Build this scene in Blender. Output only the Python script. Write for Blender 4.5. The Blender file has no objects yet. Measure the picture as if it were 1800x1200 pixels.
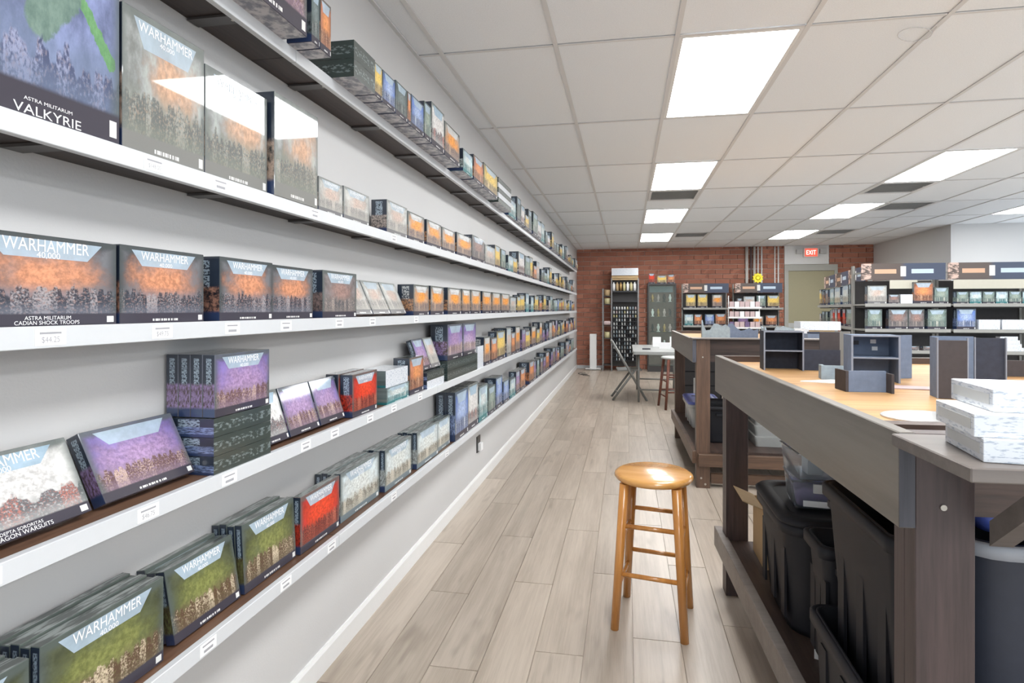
import bpy, bmesh, math, random
from mathutils import Vector, Matrix
R = math.radians
rnd = random.Random(7)
scene = bpy.context.scene
COL = scene.collection

# ------------------------------------------------------------------ camera, world, exposure
cam_d = bpy.data.cameras.new('camera')
cam = bpy.data.objects.new('camera', cam_d)
COL.objects.link(cam)
cam.location = (0, 0, 1.345)
cam.rotation_euler = (R(90), 0, 0.1676)
cam_d.sensor_width = 36
cam_d.lens = 971.8 / 1800 * 36
cam_d.shift_x = -36.1 / 1800
cam_d.shift_y = -56.6 / 1800
cam_d.clip_start = 0.02
scene.camera = cam

world = bpy.data.worlds.new('daylight')
scene.world = world
world.use_nodes = True
world.node_tree.nodes['Background'].inputs[0].default_value = (0.84, 0.92, 1.0, 1)
world.node_tree.nodes['Background'].inputs[1].default_value = 1.6

scene.view_settings.view_transform = 'Standard'
scene.view_settings.look = 'None'
scene.view_settings.gamma = 1.0
scene.view_settings.use_curve_mapping = False
scene.view_settings.exposure = 0.0
PANEL_STRENGTH = 20

# ------------------------------------------------------------------ material helpers
def srgb(r, g, b):
    f = lambda c: (c / 255 / 12.92) if c <= 10 else ((c / 255 + .055) / 1.055) ** 2.4
    return (f(r), f(g), f(b), 1)

class NT:
    def __init__(self, name):
        self.m = bpy.data.materials.new(name)
        self.m.use_nodes = True
        self.t = self.m.node_tree
        self.b = self.t.nodes['Principled BSDF']
    def n(self, typ, **kw):
        nd = self.t.nodes.new(typ)
        for k, v in kw.items():
            setattr(nd, k, v)
        return nd
    def l(self, a, b):
        self.t.links.new(a, b)
    def put(self, sock, v):
        if hasattr(v, 'is_output') or isinstance(v, bpy.types.NodeSocket):
            self.l(v, sock)
        elif v is not None:
            if isinstance(v, (tuple, list)) and len(v) == 3 and sock.type == 'RGBA':
                v = (*v, 1)
            sock.default_value = v
    def math(self, op, a, b=None, c=None, clamp=False):
        nd = self.n('ShaderNodeMath', operation=op)
        nd.use_clamp = clamp
        self.put(nd.inputs[0], a)
        if b is not None: self.put(nd.inputs[1], b)
        if c is not None: self.put(nd.inputs[2], c)
        return nd.outputs[0]
    def mix(self, f, a, b, blend='MIX'):
        nd = self.n('ShaderNodeMix', data_type='RGBA')
        nd.blend_type = blend
        self.put(nd.inputs[0], f); self.put(nd.inputs[6], a); self.put(nd.inputs[7], b)
        return nd.outputs[2]
    def step(self, v, lo, hi):
        nd = self.n('ShaderNodeMapRange', interpolation_type='SMOOTHSTEP')
        self.put(nd.inputs[0], v); nd.inputs[1].default_value = lo; nd.inputs[2].default_value = hi
        return nd.outputs[0]
    def noise(self, vec, scale, detail=3, rough=.55, dim='3D', w=None):
        nd = self.n('ShaderNodeTexNoise', noise_dimensions=dim)
        if vec is not None: self.l(vec, nd.inputs['Vector'])
        nd.inputs['Scale'].default_value = scale
        nd.inputs['Detail'].default_value = detail
        nd.inputs['Roughness'].default_value = rough
        if w is not None: self.put(nd.inputs['W'], w)
        return nd.outputs['Fac']
    def coords(self, which='Object', scale=(1, 1, 1), add=None):
        tc = self.n('ShaderNodeTexCoord').outputs[which]
        if add is not None:
            va = self.n('ShaderNodeVectorMath', operation='ADD')
            self.l(tc, va.inputs[0]); self.put(va.inputs[1], add); tc = va.outputs[0]
        mp = self.n('ShaderNodeMapping')
        mp.inputs['Scale'].default_value = scale
        self.l(tc, mp.inputs[0])
        return mp.outputs[0]
    def bump(self, h, strength=.2, dist=.01):
        nd = self.n('ShaderNodeBump')
        nd.inputs['Strength'].default_value = strength
        nd.inputs['Distance'].default_value = dist
        self.l(h, nd.inputs['Height'])
        self.l(nd.outputs[0], self.b.inputs['Normal'])
    def fin(self, col=None, rough=.5, metal=0, coat=0, coat_rough=.05, spec=.5, trans=0, ior=None, alpha=1):
        b = self.b.inputs
        if col is not None: self.put(b['Base Color'], col)
        self.put(b['Roughness'], rough); b['Metallic'].default_value = metal
        b['Coat Weight'].default_value = coat; b['Coat Roughness'].default_value = coat_rough
        b['Specular IOR Level'].default_value = spec
        b['Transmission Weight'].default_value = trans
        b['Alpha'].default_value = alpha
        if ior: b['IOR'].default_value = ior
        return self.m

M = {}
def plain(name, col, rough=.5, var=.08, scale=30, **kw):
    t = NT(name)
    c = t.coords('Object')
    nz = t.noise(c, scale, 3)
    dark = tuple(x * (1 - var) for x in col[:3]); lite = tuple(min(1, x * (1 + var)) for x in col[:3])
    M[name] = t.fin(t.mix(nz, dark, lite), rough, **kw)
    return M[name]

def objrand(t):
    return t.n('ShaderNodeObjectInfo').outputs['Random']
def objseed(t):
    s = t.n('ShaderNodeSeparateColor')
    t.l(t.n('ShaderNodeObjectInfo').outputs['Color'], s.inputs[0])
    return s.outputs[0]

def wood(name, a, b, rough=.45, axis='Y', scale=6.0, bump=.12, rand=True, coat=0):
    t = NT(name)
    sc = {'Y': (1, .07, 1), 'X': (.07, 1, 1), 'Z': (1, 1, .07)}[axis]
    add = None
    if rand:
        cb = t.n('ShaderNodeCombineXYZ')
        r = objrand(t)
        for i in range(3): t.l(t.math('MULTIPLY', r, 37.0), cb.inputs[i])
        add = cb.outputs[0]
    c = t.coords('Object', tuple(s * scale for s in sc), add)
    n1 = t.noise(c, 3.0, 6, .65)
    n2 = t.noise(c, 14.0, 3, .6)
    f = t.math('ADD', t.math('MULTIPLY', n1, .7), t.math('MULTIPLY', n2, .3))
    f = t.step(f, .3, .7)
    col = t.mix(f, a, b)
    if rand:
        v = t.math('MULTIPLY_ADD', objrand(t), .3, .85)
        hs = t.n('ShaderNodeHueSaturation'); t.l(v, hs.inputs['Value']); t.l(col, hs.inputs['Color'])
        col = hs.outputs[0]
    t.bump(f, bump, .004)
    M[name] = t.fin(col, rough, coat=coat)
    return M[name]

# surfaces of the room
def mk_wall():
    t = NT('painted_wall')
    c = t.coords('Object')
    n = t.noise(c, 1.5, 2)
    f = t.noise(c, 180, 2)
    t.bump(f, .18, .002)
    M['wall'] = t.fin(t.mix(n, (.55, .545, .54), (.585, .58, .575)), .6)
    t = NT('ceiling_tile')
    c = t.coords('Object')
    n = t.noise(c, 160, 2, .7)
    v = t.math('MULTIPLY_ADD', objrand(t), .05, .97)
    base = t.mix(t.step(n, .35, .6), (.82, .85, .88), (.86, .89, .92))
    hs = t.n('ShaderNodeHueSaturation'); t.l(v, hs.inputs['Value']); t.l(base, hs.inputs['Color'])
    t.bump(n, .15, .003)
    M['tile'] = t.fin(hs.outputs[0], .9, spec=.2)
    t = NT('brick')
    c = t.coords('Object')
    n = t.noise(c, 25, 4)
    r = objrand(t)
    big = t.noise(t.coords('Object'), 3.2, 2)
    k = t.mix(t.math('FRACT', t.math('ADD', r, big)), (.30, .10, .062), (.46, .18, .115))
    t.bump(n, .4, .006)
    M['brick'] = t.fin(t.mix(t.math('MULTIPLY', n, .4), k, (.42, .22, .15)), .85)
    plain('mortar', (.70, .58, .50), .9, .12, 40)
mk_wall()

def mk_plank():
    t = NT('floor_plank')
    r = objrand(t)
    cb = t.n('ShaderNodeCombineXYZ')
    for i in range(3): t.l(t.math('MULTIPLY', r, 53.0), cb.inputs[i])
    c = t.coords('Object', (9, .8, 9), cb.outputs[0])
    n1 = t.noise(c, 1.1, 5, .6)
    n2 = t.noise(t.coords('Object', (60, 2.2, 60), cb.outputs[0]), 1.5, 4, .7)
    f = t.step(t.math('ADD', t.math('MULTIPLY', n1, .65), t.math('MULTIPLY', n2, .35)), .32, .68)
    col = t.mix(f, (.345, .288, .232), (.51, .44, .368))
    knots = t.noise(t.coords('Object', (5, 1.2, 5), cb.outputs[0]), 2.2, 2)
    col = t.mix(t.math('MULTIPLY', t.step(knots, .60, .74), .35), col, (.17, .13, .10))
    hs = t.n('ShaderNodeHueSaturation'); t.l(t.math('MULTIPLY_ADD', r, .14, .93), hs.inputs['Value']); t.l(col, hs.inputs['Color'])
    t.bump(n2, .06, .002)
    M['plank'] = t.fin(hs.outputs[0], .34, spec=.5)
mk_plank()

plain('white_trim', (.60, .617, .635), .35, .02, 60)
plain('white_paint', (.78, .78, .77), .4, .02)
plain('tee_white', (.68, .68, .68), .45, .02)
plain('card_white', (.85, .85, .85), .5, .03)
plain('ink', (.05, .05, .06), .6, .1)
plain('label_grey', (.35, .35, .37), .6, .1)
plain('black_metal', (.025, .025, .028), .4, .2)
plain('bracket_metal', (.07, .062, .058), .35, .2)
plain('grey_metal', (.25, .25, .25), .4, .1, metal=.6)
plain('steel_light', (.55, .56, .55), .35, .05, metal=.3)
plain('black_plastic', (.016, .016, .020), .55, .15, spec=.3)
plain('tote_grey', (.035, .040, .058), .5, .12)
plain('rim_grey', (.42, .44, .48), .4, .06)
plain('blue_plastic', (.10, .15, .55), .35, .1)
plain('clear_grey', (.55, .56, .55), .3, .05)
plain('card_brown', (.52, .37, .20), .8, .08)
plain('terrain_dark', (.030, .035, .055), .75, .35, 60)
plain('terrain_blue', (.14, .18, .26), .75, .25, 45)
plain('terrain_brown', (.055, .046, .048), .75, .2, 60)
plain('terrain_edge', (.24, .26, .31), .7, .1, 60)
plain('terrain_teal', (.28, .34, .38), .75, .3, 40)
plain('yellow', (.85, .72, .02), .5, .05)
plain('khaki_door', (.36, .33, .21), .5, .03)
plain('frame_grey', (.42, .42, .38), .45, .04)
plain('pipe_paint', (.55, .53, .50), .45, .05)
plain('pipe_dark', (.12, .08, .08), .5, .1)
plain('exit_white', (.8, .75, .72), .4, .03)
plain('table_grey', (.34, .35, .34), .4, .06)
plain('chair_grey', (.20, .20, .19), .4, .1)
plain('gondola_grey', (.30, .30, .28), .45, .06)
plain('gondola_dark', (.045, .042, .042), .6, .15)
plain('cable', (.12, .11, .10), .5)
plain('outlet_black', (.02, .02, .02), .35)
plain('brass', (.55, .36, .16), .4, .1, metal=.8)
plain('silver_sheet', (.72, .72, .70), .25, .06, 12, metal=.5)
plain('screw', (.5, .47, .42), .3, .05, metal=.6)
plain('pink_card', (.55, .42, .42), .6, .15)
plain('purple_bits', (.16, .11, .22), .6, .5, 50)
plain('case_back', (.17, .11, .10), .6, .2, 20)
plain('cream_card', (.52, .50, .42), .6, .04)
plain('pale_yellow', (.60, .54, .30), .5, .08)
plain('lid_blue', (.14, .18, .60), .35, .15)
wood('dark_wood', (.030, .020, .017), (.085, .055, .045), .42, 'Y')
wood('dark_wood_x', (.040, .026, .022), (.105, .066, .052), .42, 'X')
wood('dark_wood_z', (.030, .021, .020), (.080, .054, .052), .42, 'Z')
wood('apron_glare_wood', (.15, .135, .115), (.225, .203, .175), .38, 'Y', 3.0)  # dark stained boards, with glare off the white wall mixed into the colour
wood('end_wood', (.04, .042, .055), (.10, .10, .12), .5, 'Z', 5.0)
wood('brown_leg', (.060, .036, .025), (.15, .088, .058), .42, 'Z')
wood('brown_rail', (.060, .036, .025), (.14, .080, .050), .42, 'X')
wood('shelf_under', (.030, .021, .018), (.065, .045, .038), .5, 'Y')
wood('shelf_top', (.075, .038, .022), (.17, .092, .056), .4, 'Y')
wood('table_top', (.33, .165, .06), (.58, .36, .165), .45, 'X', 2.2)
wood('oak', (.42, .165, .035), (.60, .27, .07), .25, 'Z', 5.0, .05, coat=.4)
wood('oak_seat', (.55, .25, .06), (.72, .38, .12), .22, 'X', 5.0, .04, coat=.5)
wood('red_wood', (.10, .03, .018), (.20, .065, .04), .35, 'Z')
wood('grey_wood', (.12, .10, .09), (.19, .165, .148), .4, 'X', 3.0)

def mk_emit(name, col, s):
    t = NT(name)
    t.b.inputs['Base Color'].default_value = (.9, .9, .9, 1)
    t.b.inputs['Emission Color'].default_value = (*col, 1)
    t.b.inputs['Emission Strength'].default_value = s
    M[name] = t.m
mk_emit('panel_glow', (.975, .99, 1.0), PANEL_STRENGTH)
mk_emit('exit_glow', (1.0, .16, .10), .7)
M['exit_glow'].node_tree.nodes['Principled BSDF'].inputs['Base Color'].default_value = (.75, .12, .08, 1)
mk_emit('exit_letter', (1.0, .9, .85), 1.6)

def mk_clear():
    t = NT('clear_plastic')
    M['clear'] = t.fin((.85, .9, .95), .12, trans=.92, ior=1.08, spec=.6)
    t = NT('cabinet_glass')
    M['glass'] = t.fin((.85, .95, .9), .05, trans=.95, ior=1.05, spec=.5)
mk_clear()

# printed cover art: soft sky with a glow, a hazy ground and a crowd of small blobs
def art(name, sky, glow, ground, fa, fb, gx=.5, gz=.58, gr=.34, banner=(.36, .45, .53), fig=1.0, edge=(.09, .11, .105), base=(.05, .045, .06), coat_rough=.06, haze=0.0, coat=.28, crest0=.34):
    t = NT('print_' + name)
    sp = t.n('ShaderNodeSeparateXYZ')
    t.l(t.n('ShaderNodeTexCoord').outputs['Generated'], sp.inputs[0])
    u, v = sp.outputs[1], sp.outputs[2]
    seed = t.math('MULTIPLY', objseed(t), 40.0)
    cb = t.n('ShaderNodeCombineXYZ')
    t.l(t.math('ADD', t.math('MULTIPLY', u, 1.5), seed), cb.inputs[0]); t.l(v, cb.inputs[1]); t.l(seed, cb.inputs[2])
    cloud = t.noise(cb.outputs[0], 3.2, 6, .62)
    fine = t.noise(cb.outputs[0], 16.0, 4, .65)
    rough_n = t.noise(cb.outputs[0], 30.0, 3, .6)
    du = t.math('DIVIDE', t.math('SUBTRACT', u, gx), 1.25)
    dv = t.math('SUBTRACT', v, gz)
    dist = t.math('SQRT', t.math('ADD', t.math('MULTIPLY', du, du), t.math('MULTIPLY', dv, dv)))
    dist = t.math('ADD', dist, t.math('MULTIPLY', t.math('SUBTRACT', cloud, .5), .55))
    g = t.math('SUBTRACT', 1.0, t.step(dist, gr * .15, gr * 1.1))
    col = t.mix(t.step(cloud, .3, .7), tuple(c * .45 for c in sky), tuple(min(1, c * 1.5) for c in sky))
    col = t.mix(g, col, t.mix(t.step(fine, .3, .7), tuple(c * .6 for c in glow), tuple(min(1, c * 1.12) for c in glow)))
    # drifting haze over the ground
    gh = t.math('SUBTRACT', 1.0, t.step(t.math('ADD', v, t.math('MULTIPLY', t.math('SUBTRACT', cloud, .5), .3)), .3, .5))
    col = t.mix(t.math('MULTIPLY', gh, .7), col, t.mix(cloud, tuple(c * .6 for c in ground), tuple(min(1, c * 1.6) for c in ground)))
    if name == 'flyer':
        def band(x0, z0, x1, z1, wd):
            L2 = (x1 - x0) ** 2 + (z1 - z0) ** 2
            pu = t.math('SUBTRACT', u, x0); pv = t.math('SUBTRACT', v, z0)
            k = t.math('DIVIDE', t.math('ADD', t.math('MULTIPLY', pu, x1 - x0), t.math('MULTIPLY', pv, z1 - z0)), L2, clamp=True)
            ax = t.math('SUBTRACT', pu, t.math('MULTIPLY', k, x1 - x0)); az = t.math('SUBTRACT', pv, t.math('MULTIPLY', k, z1 - z0))
            dd = t.math('SQRT', t.math('ADD', t.math('MULTIPLY', ax, ax), t.math('MULTIPLY', az, az)))
            return t.math('SUBTRACT', 1.0, t.step(t.math('ADD', dd, t.math('MULTIPLY', t.math('SUBTRACT', fine, .5), .06)), wd * .8, wd))
        col = t.mix(band(.10, .66, .55, .64, .035), col, t.mix(fine, (.03, .12, .05), (.16, .36, .17)))
        col = t.mix(band(.68, .62, .93, .36, .035), col, t.mix(fine, (.04, .14, .05), (.24, .46, .22)))
        col = t.mix(band(.45, .42, .62, .58, .10), col, t.mix(fine, (.05, .10, .09), (.26, .36, .30)))
    # crowd with a ragged upper outline
    uu = t.math('ADD', t.math('MULTIPLY', u, 17.0 * fig), seed)
    vo = t.n('ShaderNodeTexVoronoi', voronoi_dimensions='1D')
    t.put(vo.inputs['W'], uu); vo.inputs['Scale'].default_value = 1
    sc = t.n('ShaderNodeSeparateColor'); t.l(vo.outputs['Color'], sc.inputs[0])
    head = t.math('SUBTRACT', 1.0, t.step(vo.outputs['Distance'], .26, .44))
    crest = t.math('ADD', t.math('MULTIPLY_ADD', sc.outputs[0], .06, crest0), t.math('MULTIPLY', head, .055))
    crest = t.math('ADD', crest, t.math('MULTIPLY', t.math('SUBTRACT', cloud, .5), .34))
    band = t.math('SUBTRACT', 1.0, t.step(t.math('SUBTRACT', v, crest), -.02, .015))
    mass = t.noise(cb.outputs[0], 42.0, 4, .6)
    k1 = t.step(t.math('ADD', t.math('MULTIPLY', mass, .75), t.math('MULTIPLY', sc.outputs[1], .25)), .44, .66)
    fcol = t.mix(k1, fa, fb)
    fcol = t.mix(t.math('MULTIPLY', t.step(rough_n, .5, .66), .6), fcol, t.mix(.45, ground, glow))
    low = t.math('SUBTRACT', 1.0, t.step(v, .15, .30))
    fcol = t.mix(t.math('MULTIPLY', low, .55), fcol, t.mix(fine, tuple(c * .5 for c in ground), tuple(min(1, c * 1.4) for c in ground)))
    col = t.mix(t.math('MULTIPLY', band, .9), col, fcol)
    # dark frame corners of the design and plain strip along the foot
    eu = t.math('ABSOLUTE', t.math('SUBTRACT', u, .5))
    ed = t.math('MAXIMUM', t.step(t.math('ADD', eu, t.math('MULTIPLY', cloud, .1)), .46, .56), t.step(v, .86, .95))
    col = t.mix(t.math('MULTIPLY', ed, .85), col, edge)
    foot = t.math('SUBTRACT', 1.0, t.step(v, .125, .15))
    col = t.mix(foot, col, base)
    # tapering banner at the head
    half = t.math('MULTIPLY_ADD', t.math('SUBTRACT', v, .75), .55, .27)
    ban = t.math('MULTIPLY', t.math('LESS_THAN', eu, half), t.math('MULTIPLY', t.math('GREATER_THAN', v, .75), t.math('LESS_THAN', v, .95)))
    col = t.mix(t.math('MULTIPLY', ban, .9), col, t.mix(cloud, tuple(c * .6 for c in banner), tuple(min(1, c * 1.5) for c in banner)))
    # pale title strip and corner emblem patch on the foot
    ti = t.math('MULTIPLY', t.math('LESS_THAN', eu, .15), t.math('MULTIPLY', t.math('GREATER_THAN', v, .03), t.math('LESS_THAN', v, .06)))
    bits = t.n('ShaderNodeTexNoise', noise_dimensions='1D'); t.put(bits.inputs['W'], t.math('MULTIPLY', u, 60.0)); bits.inputs['Scale'].default_value = 1.0
    ti = t.math('MULTIPLY', ti, t.math('GREATER_THAN', bits.outputs['Fac'], .46))
    em = t.math('MULTIPLY', t.math('GREATER_THAN', u, .92), t.math('MULTIPLY', t.math('LESS_THAN', u, .975), t.math('MULTIPLY', t.math('GREATER_THAN', v, .03), t.math('LESS_THAN', v, .105))))
    s3 = t.n('ShaderNodeSeparateColor'); t.l(t.n('ShaderNodeObjectInfo').outputs['Color'], s3.inputs[0])
    ti = t.math('MULTIPLY', ti, t.math('SUBTRACT', 1.0, s3.outputs[1]))
    col = t.mix(t.math('MAXIMUM', ti, em), col, (.72, .72, .70))
    if haze:
        col = t.mix(haze, col, (.55, .55, .52))
    wr = t.noise(t.coords('Object'), 9.0, 2)
    t.bump(wr, .05, .01)
    M['art_' + name] = t.fin(col, .4, coat=coat, coat_rough=coat_rough, spec=.12)
    # matching spine: dark head with pale vertical lettering-like bars, art colours below
    t = NT('spine_' + name)
    sp = t.n('ShaderNodeSeparateXYZ')
    t.l(t.n('ShaderNodeTexCoord').outputs['Generated'], sp.inputs[0])
    a, v = sp.outputs[0], sp.outputs[2]
    seed = t.math('MULTIPLY', objseed(t), 40.0)
    cb = t.n('ShaderNodeCombineXYZ'); t.l(t.math('MULTIPLY', a, .6), cb.inputs[0]); t.l(v, cb.inputs[1]); t.l(seed, cb.inputs[2])
    fine = t.noise(cb.outputs[0], 13.0, 4, .7)
    lines = t.noise(cb.outputs[0], 30.0, 1)
    aa = t.math('ABSOLUTE', t.math('SUBTRACT', a, .5))
    head = t.mix(t.math('MULTIPLY', t.math('LESS_THAN', aa, .22), t.math('MULTIPLY', t.math('GREATER_THAN', lines, .47), t.math('LESS_THAN', v, .94))), (.02, .03, .05), tuple(min(1, c * .9) for c in banner))
    low = t.mix(t.step(fine, .35, .65), tuple(c * .5 for c in fa), tuple(min(1, (c + d) * .5) for c, d in zip(glow, sky)))
    low = t.mix(t.math('SUBTRACT', 1.0, t.step(v, .12, .18)), low, (.03, .05, .12))
    col = t.mix(t.step(v, .5, .56), low, head)
    M['spine_' + name] = t.fin(col, .3, coat=1.0, coat_rough=.08)

art('ember', (.11, .11, .12), (.66, .29, .16), (.17, .18, .22), (.025, .03, .045), (.36, .33, .34), gr=.40, edge=(.05, .06, .06))
art('dusk', (.17, .15, .15), (.36, .23, .20), (.19, .17, .16), (.09, .09, .10), (.40, .34, .30))
art('amber', (.30, .27, .24), (.90, .36, .07), (.30, .24, .20), (.10, .09, .11), (.45, .33, .24), banner=(.5, .52, .52), gr=.45)
art('smoke', (.30, .32, .31), (.62, .36, .22), (.17, .19, .15), (.06, .07, .07), (.30, .30, .26), gx=.62, gr=.32, haze=.10, coat_rough=.03, base=(.16, .16, .15), coat=1.0)
art('silver', (.42, .42, .40), (.60, .42, .34), (.34, .32, .28), (.12, .12, .12), (.5, .45, .4), haze=.25)
art('violet', (.17, .13, .33), (.44, .29, .50), (.25, .18, .24), (.12, .06, .05), (.58, .42, .34), gz=.5, gr=.5, coat=.8)
art('crimson', (.40, .03, .025), (.80, .07, .025), (.24, .06, .04), (.10, .02, .02), (.50, .16, .10), gr=.45)
art('moss', (.07, .08, .045), (.23, .25, .08), (.14, .105, .065), (.10, .055, .035), (.70, .58, .42), gz=.5, gr=.42)
art('snow', (.48, .55, .57), (.72, .75, .72), (.44, .42, .35), (.16, .14, .11), (.62, .56, .46), base=(.16, .20, .22), gr=.5)
art('azure', (.10, .17, .42), (.42, .52, .75), (.16, .20, .34), (.05, .07, .14), (.55, .58, .62), gr=.4)
art('gold', (.48, .36, .14), (.85, .60, .16), (.36, .28, .16), (.12, .09, .06), (.7, .55, .3), gr=.5)
art('pale', (.60, .60, .58), (.74, .72, .70), (.44, .44, .43), (.09, .09, .10), (.46, .12, .08), fig=.42, gr=.5, banner=(.30, .42, .52))
art('night', (.10, .13, .13), (.20, .24, .24), (.12, .14, .14), (.05, .06, .06), (.34, .36, .34))
art('flyer', (.18, .21, .36), (.46, .30, .26), (.15, .19, .28), (.05, .06, .12), (.30, .32, .46), gx=.35, gz=.8, gr=.3, fig=.7, coat_rough=.1, crest0=.22)
art('teal', (.40, .52, .54), (.70, .74, .72), (.10, .28, .30), (.04, .12, .13), (.7, .7, .66), base=(.03, .16, .17))
art('rust', (.40, .16, .09), (.80, .34, .14), (.30, .14, .09), (.10, .05, .04), (.6, .38, .25))
art('mint', (.17, .23, .21), (.36, .42, .36), (.15, .19, .17), (.07, .12, .12), (.6, .58, .5))

def mk_top():
    t = NT('box_top_print')
    c = t.coords('Object', (40, 6, 40))
    n = t.noise(c, 3.0, 3, .6)
    M['box_top'] = t.fin(t.mix(t.step(n, .45, .62), (.045, .055, .05), (.26, .29, .28)), .3, coat=1, coat_rough=.1)
    t = NT('box_back_print')
    c = t.coords('Object', (14, 14, 14))
    n = t.noise(c, 2.0, 3, .6)
    M['box_back'] = t.fin(t.mix(t.step(n, .4, .6), (.16, .16, .19), (.48, .45, .46)), .4, coat=.6, coat_rough=.1)
    t = NT('stacked_side_print')
    sp = t.n('ShaderNodeSeparateXYZ'); t.l(t.n('ShaderNodeTexCoord').outputs['Generated'], sp.inputs[0])
    bits = t.noise(t.coords('Object', (40, 40, 90)), 1.6, 3, .6)
    vv = t.math('ABSOLUTE', t.math('SUBTRACT', sp.outputs[2], .5))
    k = t.math('MULTIPLY', t.math('LESS_THAN', vv, .24), t.step(bits, .5, .6))
    M['stack_side'] = t.fin(t.mix(k, (.035, .05, .045), (.17, .21, .21)), .35, coat=.7, coat_rough=.1)
    t = NT('white_box_print')
    bits = t.noise(t.coords('Object', (30, 30, 160)), 1.8, 3, .6)
    M['white_print'] = t.fin(t.mix(t.step(bits, .52, .62), (.70, .73, .77), (.42, .47, .55)), .35, coat=.6)
    t = NT('header_print')
    bits = t.noise(t.coords('Object', (9, 9, 30)), 1.6, 3, .6)
    sp = t.n('ShaderNodeSeparateXYZ'); t.l(t.n('ShaderNodeTexCoord').outputs['Generated'], sp.inputs[0])
    z = t.math('ABSOLUTE', t.math('SUBTRACT', sp.outputs[2], .52))
    x = sp.outputs[0]
    w1 = t.math('MULTIPLY', t.math('GREATER_THAN', x, .16), t.math('LESS_THAN', x, .42))
    w2 = t.math('MULTIPLY', t.math('GREATER_THAN', x, .60), t.math('LESS_THAN', x, .86))
    bar = t.math('LESS_THAN', z, .13)
    col = t.mix(t.step(x, .45, .55), (.10, .075, .065), (.05, .065, .11))
    col = t.mix(t.math('MULTIPLY', w1, bar), col, (.62, .38, .25))
    col = t.mix(t.math('MULTIPLY', w2, bar), col, (.48, .58, .68))
    em = t.math('MULTIPLY', t.math('MULTIPLY', t.math('GREATER_THAN', x, .47), t.math('LESS_THAN', x, .535)), t.math('LESS_THAN', z, .3))
    col = t.mix(em, col, (.72, .72, .70))
    fig = t.math('MULTIPLY', t.math('LESS_THAN', x, .12), t.step(bits, .45, .6))
    M['header'] = t.fin(t.mix(fig, col, (.62, .45, .38)), .4)
mk_top()

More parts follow.
